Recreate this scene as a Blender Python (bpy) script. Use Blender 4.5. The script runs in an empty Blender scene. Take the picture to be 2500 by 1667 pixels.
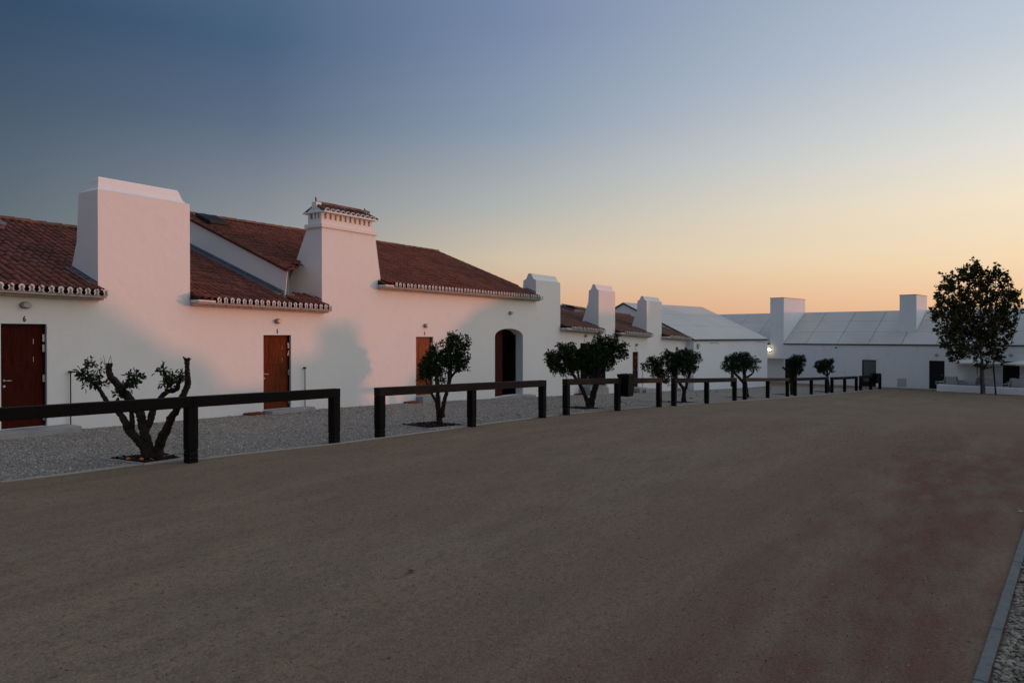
import bpy, bmesh, math, random
import numpy as np
from mathutils import Vector, Matrix
random.seed(7)
rng = np.random.default_rng(7)
sc = bpy.context.scene
COL = sc.collection

# ------------------------------------------------------------------ camera
F = 1780.0                      # focal length in photo pixels (photo 2500 wide)
HZ = 820.0                      # photo row of the horizon
TH = math.atan(1180 / F)        # angle between view direction and the long facade (+X)
CT, ST = math.cos(TH), math.sin(TH)
cam = bpy.data.objects.new('camera', bpy.data.cameras.new('camera'))
COL.objects.link(cam)
sc.camera = cam
PITCH = math.atan((833.5 - HZ) / F)
cam.rotation_euler = (math.pi / 2 - PITCH, 0, TH - math.pi / 2)
cam.data.sensor_width = 36
cam.data.lens = 36 * F / 2500
cam.data.clip_start = 0.1
cam.data.clip_end = 3000

# ------------------------------------------------------------------ world, sun, exposure
SUN_AZ = math.radians(-45)
SUN_EL = math.radians(1.2)
w = bpy.data.worlds.new('World')
sc.world = w
w.use_nodes = True
nt = w.node_tree
bg = nt.nodes['Background']


def srgb(r, g, b):
    def f(c):
        c /= 255
        return c / 12.92 if c <= .04045 else ((c + .055) / 1.055) ** 2.4
    return (f(r), f(g), f(b), 1)


def sky_world():
    N, L = nt.nodes, nt.links
    tc = N.new('ShaderNodeTexCoord')
    sep = N.new('ShaderNodeSeparateXYZ')
    L.new(tc.outputs['Generated'], sep.inputs[0])

    def m(op, a, b=None):
        n = N.new('ShaderNodeMath')
        n.operation = op
        for i, v in enumerate((a, b)):
            if v is None:
                continue
            if isinstance(v, (int, float)):
                n.inputs[i].default_value = v
            else:
                L.new(v, n.inputs[i])
        return n.outputs[0]
    X, Y, Z = sep.outputs
    el = m('MULTIPLY', m('ARCSINE', Z), 180 / math.pi / 90)         # 0..1 over 0..90 deg
    h = m('SQRT', m('MAXIMUM', m('ADD', m('MULTIPLY', X, X), m('MULTIPLY', Y, Y)), 1e-6))
    c = m('DIVIDE', m('ADD', m('MULTIPLY', X, math.cos(SUN_AZ)), m('MULTIPLY', Y, math.sin(SUN_AZ))), h)

    def ramp(stops):
        r = N.new('ShaderNodeValToRGB')
        r.color_ramp.interpolation = 'LINEAR'
        e = r.color_ramp.elements
        while len(e) < len(stops):
            e.new(.5)
        for k, (p, col) in enumerate(stops):
            e[k].position = p / 90
            e[k].color = srgb(*col)
        L.new(el, r.inputs[0])
        return r.outputs[0]

    def scale_(sock, k):
        if k == 1.0:
            return sock
        v = N.new('ShaderNodeVectorMath')
        v.operation = 'SCALE'
        L.new(sock, v.inputs[0])
        v.inputs['Scale'].default_value = k
        return v.outputs[0]
    zen = (168, 180, 198)
    # one vertical colour run per angle from the sunset point; the glow round that point is far brighter than white
    R = [(1.0, ramp([(0, (255, 190, 120)), (3, (255, 205, 138)), (8, (255, 226, 172)), (14, (250, 234, 206)), (24, (225, 226, 222)), (42, (170, 182, 200)), (90, zen)]), 1.5),
         (.73, ramp([(0, (226, 172, 138)), (2.5, (240, 196, 155)), (5, (244, 216, 178)), (9, (242, 226, 200)), (12.5, (224, 222, 214)), (19, (190, 200, 211)), (34, (148, 163, 188)), (90, zen)]), 1.0),
         (.20, ramp([(0, (200, 150, 130)), (3, (212, 172, 142)), (6, (209, 192, 168)), (10, (176, 178, 174)), (16, (138, 153, 172)), (23, (118, 135, 165)), (38, (112, 130, 168)), (90, zen)]), 1.0),
         (-.13, ramp([(0, (160, 130, 122)), (4, (160, 148, 138)), (8, (138, 142, 146)), (15.5, (92, 107, 129)), (21, (70, 94, 121)), (38, (100, 121, 153)), (90, zen)]), 1.0),
         (-.47, ramp([(0, (118, 108, 110)), (4, (102, 108, 112)), (8, (80, 94, 104)), (14, (62, 80, 98)), (21, (44, 66, 90)), (38, (88, 108, 140)), (90, zen)]), 1.0),
         (-1.0, ramp([(0, (150, 146, 148)), (6, (152, 152, 158)), (14, (144, 150, 160)), (38, (140, 153, 172)), (90, zen)]), 1.0)]
    R = [(a_, scale_(b_, c_)) for a_, b_, c_ in R]
    cur = R[-1][1]
    for k in range(len(R) - 2, -1, -1):
        mr = N.new('ShaderNodeMapRange')
        mr.interpolation_type = 'LINEAR'
        mr.inputs[1].default_value = R[k + 1][0]
        mr.inputs[2].default_value = R[k][0]
        L.new(c, mr.inputs[0])
        mx = N.new('ShaderNodeMixRGB')
        L.new(mr.outputs[0], mx.inputs[0])
        L.new(cur, mx.inputs[1])
        L.new(R[k][1], mx.inputs[2])
        cur = mx.outputs[0]
    # a physical sky is laid over it for the natural run towards the zenith
    s = N.new('ShaderNodeTexSky')
    s.sky_type = 'NISHITA'
    s.sun_disc = False
    s.sun_elevation = SUN_EL
    s.sun_rotation = math.radians(135)
    s.ozone_density = 3
    sm = N.new('ShaderNodeMixRGB')
    sm.blend_type = 'ADD'
    sm.inputs[0].default_value = 1
    k = N.new('ShaderNodeMixRGB')
    k.blend_type = 'MULTIPLY'
    k.inputs[0].default_value = 1
    k.inputs[2].default_value = (.02, .02, .02, 1)
    L.new(s.outputs[0], k.inputs[1])
    L.new(cur, sm.inputs[1])
    L.new(k.outputs[0], sm.inputs[2])
    L.new(sm.outputs[0], bg.inputs[0])
    bg.inputs[1].default_value = 1.0


sky_world()
sun = bpy.data.objects.new('sun', bpy.data.lights.new('sun', 'SUN'))
COL.objects.link(sun)
sun.data.energy = 1.12
sun.data.color = (1.0, .27, .15)
sun.data.angle = math.radians(.8)
sdir = Vector((math.cos(SUN_AZ) * math.cos(SUN_EL), math.sin(SUN_AZ) * math.cos(SUN_EL), math.sin(SUN_EL)))
sun.rotation_euler = (-sdir).to_track_quat('-Z', 'Y').to_euler()
sc.view_settings.view_transform = 'Standard'
sc.view_settings.look = 'None'
sc.view_settings.exposure = 0.0
sc.view_settings.gamma = 1
sc.view_settings.use_curve_mapping = False
sc.cycles.max_bounces = 6
sc.cycles.sample_clamp_indirect = 4

# ------------------------------------------------------------------ geometry of the place (eye at z = 0, metres)
D = 17.0                                        # facade plane y = D
GX = [-400, -20, 0, 5, 8, 11.2, 14.8, 19, 23.6, 29.4, 32.8, 40.9, 46.6, 54, 61, 80, 130, 1500]
GZ = [-1.95, -1.97, -2.0, -2.05, -2.08, -2.13, -2.20, -2.33, -2.52, -2.79, -2.93, -3.33, -3.58, -3.80, -3.92, -4.0, -4.05, -4.1]


def g(x):
    return float(np.interp(x, GX, GZ))


def ray(px, py):
    u, v = (px - 1250) / F, (HZ - py) / F
    return CT + u * ST, ST - u * CT, v


def on_y(px, py, Y=D):
    rx, ry, rz = ray(px, py)
    t = Y / ry
    return Vector((rx * t, Y, rz * t))


def on_ground(px, py):
    rx, ry, rz = ray(px, py)
    t = 3.0
    for _ in range(60):
        t = .5 * t + .5 * min(200, g(rx * t) / rz)
    return Vector((rx * t, ry * t, g(rx * t)))


A = Vector((math.cos(math.radians(-9.55)), math.sin(math.radians(-9.55)), 0))   # depth direction of the far wings
B = Vector((-A.y, A.x, 0))                                                       # their long direction


def on_plane(px, py, P, n):
    r = Vector(ray(px, py))
    return r * (P.dot(n) / r.dot(n))


# ------------------------------------------------------------------ materials
def mat(name, col, rough=.8, noise=None, bump=None, metal=0, spec=.3, obj_rand=0, island_rand=0, emit=None, coat=0):
    """noise: list of (scale, colour2, lo, hi[, detail, stretch]); bump: (scale, strength, dist)"""
    m_ = bpy.data.materials.new(name)
    m_.use_nodes = True
    n = m_.node_tree.nodes
    L = m_.node_tree.links
    p = n['Principled BSDF']
    p.inputs['Roughness'].default_value = rough
    p.inputs['Metallic'].default_value = metal
    p.inputs['Specular IOR Level'].default_value = spec
    geo = n.new('ShaderNodeNewGeometry')
    rgb = n.new('ShaderNodeRGB')
    rgb.outputs[0].default_value = (*col, 1)
    cur = rgb.outputs[0]
    for it in (noise or []):
        scale, c2, lo, hi = it[:4]
        det = it[4] if len(it) > 4 else 4
        st = it[5] if len(it) > 5 else (1, 1, 1)
        mp = n.new('ShaderNodeMapping')
        mp.inputs['Scale'].default_value = st
        L.new(geo.outputs['Position'], mp.inputs[0])
        t = n.new('ShaderNodeTexNoise')
        t.inputs['Scale'].default_value = scale
        t.inputs['Detail'].default_value = det
        L.new(mp.outputs[0], t.inputs['Vector'])
        mr = n.new('ShaderNodeMapRange')
        mr.inputs[1].default_value = lo
        mr.inputs[2].default_value = hi
        L.new(t.outputs['Fac'], mr.inputs[0])
        mx = n.new('ShaderNodeMixRGB')
        L.new(mr.outputs[0], mx.inputs[0])
        L.new(cur, mx.inputs[1])
        mx.inputs[2].default_value = (*c2, 1)
        cur = mx.outputs[0]
    for kind, amt in (('o', obj_rand), ('i', island_rand)):
        if amt:
            if kind == 'o':
                oi = n.new('ShaderNodeObjectInfo')
                src = oi.outputs['Random']
            else:
                src = geo.outputs['Random Per Island']
            mr = n.new('ShaderNodeMapRange')
            mr.inputs[3].default_value = 1 - amt
            mr.inputs[4].default_value = 1 + amt
            L.new(src, mr.inputs[0])
            hs = n.new('ShaderNodeHueSaturation')
            L.new(mr.outputs[0], hs.inputs['Value'])
            L.new(cur, hs.inputs['Color'])
            cur = hs.outputs[0]
    L.new(cur, p.inputs['Base Color'])
    if bump:
        prev = None
        for (scale, strength, dist) in (bump if isinstance(bump, list) else [bump]):
            t = n.new('ShaderNodeTexNoise')
            t.inputs['Scale'].default_value = scale
            t.inputs['Detail'].default_value = 5
            L.new(geo.outputs['Position'], t.inputs['Vector'])
            b = n.new('ShaderNodeBump')
            b.inputs['Strength'].default_value = strength
            b.inputs['Distance'].default_value = dist
            L.new(t.outputs['Fac'], b.inputs['Height'])
            if prev:
                L.new(prev, b.inputs['Normal'])
            prev = b.outputs[0]
        L.new(prev, p.inputs['Normal'])
    if emit:
        p.inputs['Emission Color'].default_value = (*emit[0], 1)
        p.inputs['Emission Strength'].default_value = emit[1]
    return m_


M = {}
M['plaster'] = mat('limewash_plaster', (.82, .815, .80), .9, [(.35, (.79, .785, .77), .4, .7), (2.2, (.78, .775, .76), .55, .8), (5, (.74, .73, .71), .66, .85, 6, (1, 1, .25))], [(60, .25, .006), (5, .35, .02)], spec=.1)
M['plaster2'] = mat('white_render', (.85, .87, .87), .9, [(.25, (.82, .84, .84), .4, .7), (3, (.70, .71, .71), .58, .85, 5, (1, 1, .3))], [(40, .2, .004)], spec=.1)
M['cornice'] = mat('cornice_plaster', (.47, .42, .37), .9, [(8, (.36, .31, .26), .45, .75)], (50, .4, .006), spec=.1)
M['limewhite'] = mat('thick_limewash', (.74, .72, .72), .9, [(10, (.58, .55, .53), .55, .8)], (40, .4, .004), spec=.1)
M['mortar'] = mat('grey_mortar', (.25, .23, .22), .95, [(20, (.16, .15, .14), .5, .8)], spec=.1)
M['tile'] = mat('terracotta_tile', (.195, .070, .046), .85, [(1.1, (.15, .056, .040), .42, .66), (9, (.095, .036, .026), .50, .72), (30, (.24, .11, .07), .62, .85)], (70, .3, .004), obj_rand=.26, spec=.2)
M['tile_brown'] = mat('aged_brown_tile', (.165, .085, .060), .85, [(1.1, (.13, .068, .05), .42, .66), (9, (.09, .052, .04), .50, .72), (30, (.21, .12, .085), .62, .85)], (70, .3, .004), island_rand=.22, spec=.2)
M['tile_s'] = mat('terracotta_tile_far', (.195, .070, .046), .85, [(1.1, (.15, .056, .040), .42, .66), (9, (.095, .036, .026), .50, .72), (30, (.24, .11, .07), .62, .85)], (70, .3, .004), island_rand=.26, spec=.2)
M['ridge'] = mat('ridge_terracotta', (.19, .10, .065), .85, [(6, (.12, .065, .045), .45, .65), (20, (.26, .18, .12), .6, .8)], (60, .3, .004), obj_rand=.22, spec=.2)
M['oldtile'] = mat('lichened_tile', (.13, .085, .06), .9, [(14, (.06, .05, .04), .45, .65), (22, (.25, .19, .13), .6, .75)], (50, .5, .008), obj_rand=.25, spec=.15)
M['flash'] = mat('lead_flashing', (.12, .13, .15), .6, [(5, (.17, .18, .20), .5, .7)], spec=.3)
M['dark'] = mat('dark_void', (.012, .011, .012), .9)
M['door'] = mat('door_varnish_in_shade', (.060, .007, .003), .75, [(5, (.035, .004, .002), .42, .62, 6, (6, 6, .5)), (16, (.085, .013, .005), .58, .75, 5, (8, 8, .4))], (30, .15, .002), spec=.10)  # door wood with shade put into the colour
M['door_part_lit'] = mat('door_varnish_part_lit', (.15, .030, .007), .7, [(5, (.085, .014, .005), .42, .62, 6, (6, 6, .5)), (16, (.20, .050, .012), .58, .75, 5, (8, 8, .4))], (30, .15, .002), spec=.12)  # same door wood, half-sunlit tone put into the colour
M['door_sunlit'] = mat('door_varnish_sunlit', (.24, .055, .012), .5, [(5, (.14, .03, .008), .42, .62, 6, (6, 6, .5)), (16, (.30, .08, .02), .58, .75, 5, (8, 8, .4))], (30, .15, .002), spec=.12)  # same door wood, full sunlight put into the colour
M['frame'] = mat('dark_door_frame', (.014, .008, .007), .6, spec=.2)
M['steel'] = mat('brushed_steel', (.62, .60, .57), .3, metal=1)
M['lampglass'] = mat('frosted_glass_shade', (.42, .40, .38), .35, spec=.5)
M['lampbase'] = mat('zinc_lamp_base', (.20, .19, .18), .55, spec=.4)
M['ink'] = mat('black_number_paint', (.02, .018, .02), .6)
M['stone'] = mat('pale_marble_slab', (.34, .33, .32), .7, [(2.5, (.24, .235, .23), .45, .7), (14, (.42, .41, .40), .6, .8)], (25, .3, .006), spec=.3)
M['brick'] = mat('red_brick_clay', (.14, .035, .018), .85, [(20, (.16, .05, .03), .5, .7)], (40, .4, .006))
M['timber'] = mat('black_stained_timber', (.0055, .0042, .004), .7, [(3, (.009, .006, .005), .45, .7, 5, (1, 1, 6)), (24, (.003, .0025, .0025), .5, .75)], [(26, .5, .006), (3, .3, .01)], obj_rand=.12, spec=.12)
M['timber_b'] = mat('weathered_timber', (.026, .016, .013), .75, [(3, (.012, .008, .007), .45, .7, 5, (1, 1, 6)), (24, (.045, .028, .022), .55, .75)], [(26, .5, .006), (3, .3, .01)], obj_rand=.15, spec=.12)
M['bark'] = mat('citrus_bark', (.038, .026, .021), .9, [(9, (.016, .011, .010), .42, .66), (28, (.065, .048, .040), .6, .78)], [(35, .8, .015), (9, .6, .02)], spec=.15)
M['bark2'] = mat('plane_bark', (.19, .155, .13), .9, [(9, (.11, .085, .07), .42, .6), (20, (.26, .22, .19), .58, .7)], (25, .5, .01), spec=.15)
M['leaf'] = mat('citrus_leaf', (.028, .050, .016), .5, [(3, (.016, .029, .011), .4, .65), (2.2, (.044, .054, .013), .55, .7)], island_rand=.5, spec=.12)
M['leaf2'] = mat('plane_leaf', (.055, .057, .016), .6, [(1.6, (.075, .042, .013), .5, .66), (5, (.032, .036, .012), .45, .65)], island_rand=.5, spec=.12)
M['soil'] = mat('dark_soil', (.020, .013, .010), .95, [(12, (.06, .04, .03), .5, .7)], (30, .8, .02), spec=.1)
M['orange'] = mat('orange_peel', (.65, .21, .02), .5)
M['dryleaf'] = mat('dry_brown_leaf', (.13, .065, .035), .8, [(30, (.22, .13, .07), .5, .7)], obj_rand=.3)
M['paleleaf'] = mat('dry_pale_leaf', (.30, .31, .30), .8)
M['kerb'] = mat('concrete_edging', (.155, .165, .160), .9, [(14, (.115, .123, .12), .45, .7), (60, (.18, .19, .185), .6, .8)], (60, .4, .004), spec=.15)
M['edge'] = mat('pale_metal_edging', (.40, .39, .37), .7, spec=.3)
M['panel'] = mat('grey_roof_panel', (.60, .58, .53), .85, [(.5, (.55, .54, .50), .4, .65), (6, (.50, .49, .45), .6, .85)], (30, .15, .003), obj_rand=.045, spec=.15)
M['trim'] = mat('dark_joint', (.03, .035, .04), .6)
M['binblack'] = mat('black_plastic', (.004, .004, .005), .6, bump=(30, .3, .01), spec=.18)
M['glass'] = mat('dusk_window_glass', (.06, .085, .085), .12, spec=.8)
M['blackdoor'] = mat('charcoal_boards', (.009, .008, .010), .7, [(4, (.013, .012, .015), .5, .7, 3, (1, 1, 8))], spec=.3)
M['browndoor'] = mat('dark_brown_boards', (.016, .009, .007), .7, [(4, (.011, .007, .006), .5, .7)], spec=.3)
M['canvas'] = mat('cream_canvas', (.68, .66, .57), .9, spec=.1)
M['chair'] = mat('white_chair_frame', (.60, .61, .60), .6)
M['sling'] = mat('chair_sling_fabric', (.42, .43, .40), .9)
M['pole'] = mat('dark_wood_pole', (.028, .013, .013), .6)
M['hatch'] = mat('grey_meter_hatch', (.50, .51, .50), .7)
M['cream'] = mat('cream_plastic', (.50, .48, .36), .5)
M['lit'] = mat('lit_lamp_glass', (1, .9, .7), .4, emit=((1, .78, .42), 30))
M['blackmetal'] = mat('black_metal', (.008, .008, .009), .55, spec=.25)
M['boltm'] = mat('dull_bolt', (.06, .055, .05), .5, spec=.3)


def ground_mat(name, base, red, gravel=False):
    m_ = bpy.data.materials.new(name)
    m_.use_nodes = True
    n = m_.node_tree.nodes
    L = m_.node_tree.links
    p = n['Principled BSDF']
    p.inputs['Roughness'].default_value = .95
    p.inputs['Specular IOR Level'].default_value = .08
    geo = n.new('ShaderNodeNewGeometry')
    pos = geo.outputs['Position']

    def noise(scale, det=5, st=(1, 1, 1), rough=.55):
        mp = n.new('ShaderNodeMapping')
        mp.inputs['Scale'].default_value = st
        L.new(pos, mp.inputs[0])
        t = n.new('ShaderNodeTexNoise')
        t.inputs['Scale'].default_value = scale
        t.inputs['Detail'].default_value = det
        t.inputs['Roughness'].default_value = rough
        L.new(mp.outputs[0], t.inputs['Vector'])
        return t.outputs['Fac']

    def rng_(v, lo, hi, a=0., b=1.):
        r = n.new('ShaderNodeMapRange')
        L.new(v, r.inputs[0])
        for i, q in enumerate((lo, hi, a, b)):
            r.inputs[i + 1].default_value = q
        return r.outputs[0]

    def mix(f, a, b, bt='MIX'):
        x = n.new('ShaderNodeMixRGB')
        x.blend_type = bt
        if isinstance(f, (int, float)):
            x.inputs[0].default_value = f
        else:
            L.new(f, x.inputs[0])
        for i, q in ((1, a), (2, b)):
            if isinstance(q, tuple):
                x.inputs[i].default_value = (*q, 1)
            else:
                L.new(q, x.inputs[i])
        return x.outputs[0]
    if gravel:
        v = n.new('ShaderNodeTexVoronoi')
        v.inputs['Scale'].default_value = 34
        L.new(pos, v.inputs['Vector'])
        c = mix(rng_(v.outputs['Color'], 0, 1), tuple(q * .72 for q in base), tuple(min(1, q * 1.3) for q in base))
        c = mix(rng_(noise(1.3), .45, .75), c, tuple(q * .78 for q in base))
        c = mix(rng_(noise(46), .60, .70, 0, .8), c, tuple(q * .3 for q in base))
        c = mix(rng_(v.outputs['Distance'], .35, .7, 0, .6), c, tuple(q * .35 for q in base))
        L.new(c, p.inputs['Base Color'])
        b = n.new('ShaderNodeBump')
        b.inputs['Strength'].default_value = .9
        b.inputs['Distance'].default_value = .02
        b.invert = True
        L.new(v.outputs['Distance'], b.inputs['Height'])
        b2 = n.new('ShaderNodeBump')
        b2.inputs['Strength'].default_value = .6
        b2.inputs['Distance'].default_value = .03
        L.new(noise(9), b2.inputs['Height'])
        L.new(b.outputs[0], b2.inputs['Normal'])
        L.new(b2.outputs[0], p.inputs['Normal'])
        return m_
    # iron-red dirt shows in wide patches, tyre and rake streaks run along the court
    patch = rng_(noise(.30, 7, (.6, 1.2, 1), .7), .42, .60)
    sepx = n.new('ShaderNodeSeparateXYZ')
    L.new(pos, sepx.inputs[0])
    yside = rng_(sepx.outputs[1], 4.2, .8)          # redder along the pebble border
    mm = n.new('ShaderNodeMath')
    mm.operation = 'MULTIPLY'
    xs = rng_(sepx.outputs[0], 30, 16)
    L.new(yside, mm.inputs[0])
    L.new(xs, mm.inputs[1])
    mx = n.new('ShaderNodeMath')
    mx.operation = 'MAXIMUM'
    L.new(mm.outputs[0], mx.inputs[0])
    pl = n.new('ShaderNodeMath')
    pl.operation = 'MULTIPLY'
    pl.inputs[1].default_value = .30
    L.new(patch, pl.inputs[0])
    L.new(pl.outputs[0], mx.inputs[1])
    c = mix(mx.outputs[0], base, red)
    c = mix(rng_(noise(2.2, 6, (.5, 1.5, 1)), .42, .66, 0, .8), c, tuple(q * .78 for q in base))
    c = mix(rng_(noise(.9, 5, (.2, 1.2, 1)), .5, .7, 0, .4), c, tuple(min(1, q * 1.22) for q in base))
    c = mix(rng_(noise(60, 3), .35, .75, 0, 1), mix(1., c, (.74, .74, .74), 'MULTIPLY'), mix(1., c, (1.22, 1.22, 1.22), 'MULTIPLY'))
    c = mix(rng_(noise(17, 8, (1, 1, 1), .75), .50, .64, 0, .9), c, tuple(q * .55 for q in base))
    c = mix(rng_(noise(6, 6, (.6, 1.6, 1), .75), .56, .72, 0, .25), c, red)
    c = mix(rng_(noise(24, 2), .66, .72, 0, .85), c, tuple(q * .25 for q in base))
    c = mix(rng_(noise(37, 1), .735, .76, 0, .6), c, (.34, .33, .31))
    L.new(c, p.inputs['Base Color'])
    b = n.new('ShaderNodeBump')
    b.inputs['Strength'].default_value = .8
    b.inputs['Distance'].default_value = .02
    L.new(noise(45, 4), b.inputs['Height'])
    b2 = n.new('ShaderNodeBump')
    b2.inputs['Strength'].default_value = .6
    b2.inputs['Distance'].default_value = .05
    L.new(noise(5, 5, (.5, 1.4, 1)), b2.inputs['Height'])
    L.new(b.outputs[0], b2.inputs['Normal'])
    L.new(b2.outputs[0], p.inputs['Normal'])
    return m_


M['sand'] = ground_mat('compacted_sand', (.262, .194, .128), (.172, .085, .062))
M['gravel'] = ground_mat('limestone_gravel', (.345, .305, .255), (0, 0, 0), True)
M['pebble'] = mat('river_pebble', (.27, .235, .185), .8, [(12, (.19, .165, .13), .45, .65)], island_rand=.4, spec=.2)
M['chip'] = mat('limestone_chip', (.40, .36, .31), .85, [(9, (.28, .26, .25), .45, .65)], island_rand=.4, spec=.15)
M['grit'] = mat('dark_grit', (.06, .05, .045), .9, island_rand=.6)


# ------------------------------------------------------------------ mesh helpers
class MB:
    def __init__(s):
        s.v, s.f = [], []

    def add(s, vs, fs):
        k = len(s.v)
        s.v += [tuple(q) for q in vs]
        s.f += [tuple(i + k for i in f) for f in fs]
        return s

    def box(s, x0, x1, y0, y1, z0, z1, T=None):
        vs = [Vector((x, y, z)) for z in (z0, z1) for x, y in ((x0, y0), (x1, y0), (x1, y1), (x0, y1))]
        if T is not None:
            vs = [T @ q for q in vs]
        return s.add(vs, [(3, 2, 1, 0), (4, 5, 6, 7), (0, 1, 5, 4), (1, 2, 6, 5), (2, 3, 7, 6), (3, 0, 4, 7)])

    def prism(s, poly, ext, T=None):
        """poly: list of 3d points (planar), ext: extrusion vector"""
        n = len(poly)
        P = [Vector(q) for q in poly]
        vs = P + [q + Vector(ext) for q in P]
        if T is not None:
            vs = [T @ q for q in vs]
        fs = [tuple(range(n - 1, -1, -1)), tuple(range(n, 2 * n))]
        fs += [(i, (i + 1) % n, (i + 1) % n + n, i + n) for i in range(n)]
        return s.add(vs, fs)

    def tube(s, pts, rad, seg=8, jit=0., caps=True):
        pts = [Vector(p) for p in pts]
        k = len(s.v)
        prev = None
        for i, p in enumerate(pts):
            d = (pts[min(i + 1, len(pts) - 1)] - pts[max(i - 1, 0)]).normalized()
            if prev is None:
                a = d.orthogonal().normalized()
            else:
                a = (prev - d * prev.dot(d)).normalized()
            prev = a
            b = d.cross(a)
            r = rad[i] if isinstance(rad, (list, tuple)) else rad
            for j in range(seg):
                t = 2 * math.pi * j / seg
                rr = r * (1 + jit * random.uniform(-1, 1))
                s.v.append(tuple(p + (a * math.cos(t) + b * math.sin(t)) * rr))
        for i in range(len(pts) - 1):
            for j in range(seg):
                s.f.append((k + i * seg + j, k + i * seg + (j + 1) % seg, k + (i + 1) * seg + (j + 1) % seg, k + (i + 1) * seg + j))
        if caps:
            s.f.append(tuple(k + j for j in range(seg - 1, -1, -1)))
            e = k + (len(pts) - 1) * seg
            s.f.append(tuple(e + j for j in range(seg)))
        return s

    def mesh(s, name, m_, smooth=False):
        me = bpy.data.meshes.new(name)
        me.from_pydata(s.v, [], s.f)
        bm = bmesh.new()
        bm.from_mesh(me)
        bmesh.ops.recalc_face_normals(bm, faces=bm.faces)
        bm.to_mesh(me)
        bm.free()
        me.materials.append(m_)
        if smooth:
            me.shade_smooth()
        me.update()
        return me

    def build(s, name, m_, parent=None, smooth=False, bevel=0):
        o = bpy.data.objects.new(name, s.mesh(name, m_, smooth))
        COL.objects.link(o)
        if parent:
            o.parent = parent
            o.matrix_parent_inverse = Matrix.Translation(-world_loc(parent))
        if bevel:
            b = o.modifiers.new('bevel', 'BEVEL')
            b.width = bevel
            b.segments = 2
            b.limit_method = 'ANGLE'
        return o


def world_loc(o):
    """vertices are written in world space: cancel the offsets of the chain of parents"""
    return Vector(o['wl']) if 'wl' in o.keys() else Vector((0, 0, 0))


def tag(o, label=None, cat=None, group=None, kind=None):
    if label:
        o['label'] = label
    if cat:
        o['category'] = cat
    if group:
        o['group'] = group
    if kind:
        o['kind'] = kind
    return o


def thing(name, label, cat, loc=(0, 0, 0), group=None):
    o = bpy.data.objects.new(name, None)
    COL.objects.link(o)
    o.location = loc
    o.empty_display_size = .2
    o['wl'] = list(loc)
    return tag(o, label, cat, group)


def inst(name, me, parent, T):
    o = bpy.data.objects.new(name, me)
    COL.objects.link(o)
    if parent:
        o.parent = parent
        o.matrix_parent_inverse = Matrix.Translation(-world_loc(parent))
    o.matrix_basis = T
    return o


def boolean_open(o, boxes):
    """cut openings with hard boxes/prisms given as MB"""
    for mb in boxes:
        c = bpy.data.objects.new('cut', mb.mesh('cut', M['dark']))
        COL.objects.link(c)
        md = o.modifiers.new('b', 'BOOLEAN')
        md.object = c
        md.operation = 'DIFFERENCE'
        md.solver = 'EXACT'
        dg = bpy.context.evaluated_depsgraph_get()
        me = bpy.data.meshes.new_from_object(o.evaluated_get(dg))
        o.modifiers.clear()
        old = o.data
        o.data = me
        me.name = old.name
        bpy.data.meshes.remove(old)
        bpy.data.objects.remove(c)


def ico(sub=1):
    bm = bmesh.new()
    bmesh.ops.create_icosphere(bm, subdivisions=sub, radius=1)
    v = np.array([q.co[:] for q in bm.verts])
    f = np.array([[q.index for q in t.verts] for t in bm.faces])
    bm.free()
    return v, f


def big_mesh(name, V, Fc, m_, smooth=False, parent=None):
    V = np.asarray(V, dtype=np.float32)
    Fc = np.asarray(Fc, dtype=np.int32)
    k = Fc.shape[1]
    me = bpy.data.meshes.new(name)
    me.vertices.add(len(V))
    me.vertices.foreach_set('co', V.ravel())
    me.loops.add(Fc.size)
    me.loops.foreach_set('vertex_index', Fc.ravel())
    me.polygons.add(len(Fc))
    me.polygons.foreach_set('loop_start', np.arange(0, Fc.size, k, dtype=np.int32))
    me.materials.append(m_)
    me.update(calc_edges=True)
    if smooth:
        me.shade_smooth()
    o = bpy.data.objects.new(name, me)
    COL.objects.link(o)
    if parent:
        o.parent = parent
        o.matrix_parent_inverse = Matrix.Translation(-world_loc(parent))
    return o

# ================================================================== ground
def sheet(name, m_, ybound, yfar, x0, x1, step, off, kind='structure', ny=6):
    V, Fs = [], []
    xs = np.arange(x0, x1 + 1e-6, step)
    for x in xs:
        a, b = ybound(x), yfar(x)
        for k in range(ny + 1):
            y = a + (b - a) * k / ny
            V.append((x, y, g(x) + off))
    n = ny + 1
    for i in range(len(xs) - 1):
        for k in range(ny):
            Fs.append((i * n + k, (i + 1) * n + k, (i + 1) * n + k + 1, i * n + k + 1))
    return tag(big_mesh(name, V, Fs, m_, True), kind=kind)


xs_ = sorted(set([-1500, -400, -60] + list(np.arange(-20, 90, 1.0)) + [90, 110, 130, 300, 1500]))
V_, F_ = [], []
ys_ = [-1500, -200, -60, -20, 0, 10, 18, 30, 60, 200, 1500]
for x in xs_:
    for y in ys_:
        V_.append((x, y, g(x)))
for i in range(len(xs_) - 1):
    for k in range(len(ys_) - 1):
        a = i * len(ys_) + k
        F_.append((a, a + len(ys_), a + len(ys_) + 1, a + 1))
tag(big_mesh('ground', V_, F_, M['sand'], True), kind='structure')

EDGE = [(0, 1178), (150, 1160), (300, 1140), (355, 1134), (500, 1120), (600, 1108), (830, 1083), (1060, 1053), (1180, 1036), (1330, 1017), (1540, 997), (1660, 989), (1760, 982), (1850, 976), (1926, 970), (2030, 961.5), (2100, 955.5), (2155, 951)]
EP = [on_ground(*p) for p in EDGE]
ex, ey = [p.x for p in EP], [p.y for p in EP]
ex = [-30] + ex
ey = [ey[0] + .15 * (EP[0].x + 30) * 0 + .6] + ey


def yedge(x):
    return float(np.interp(x, ex, ey))


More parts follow.
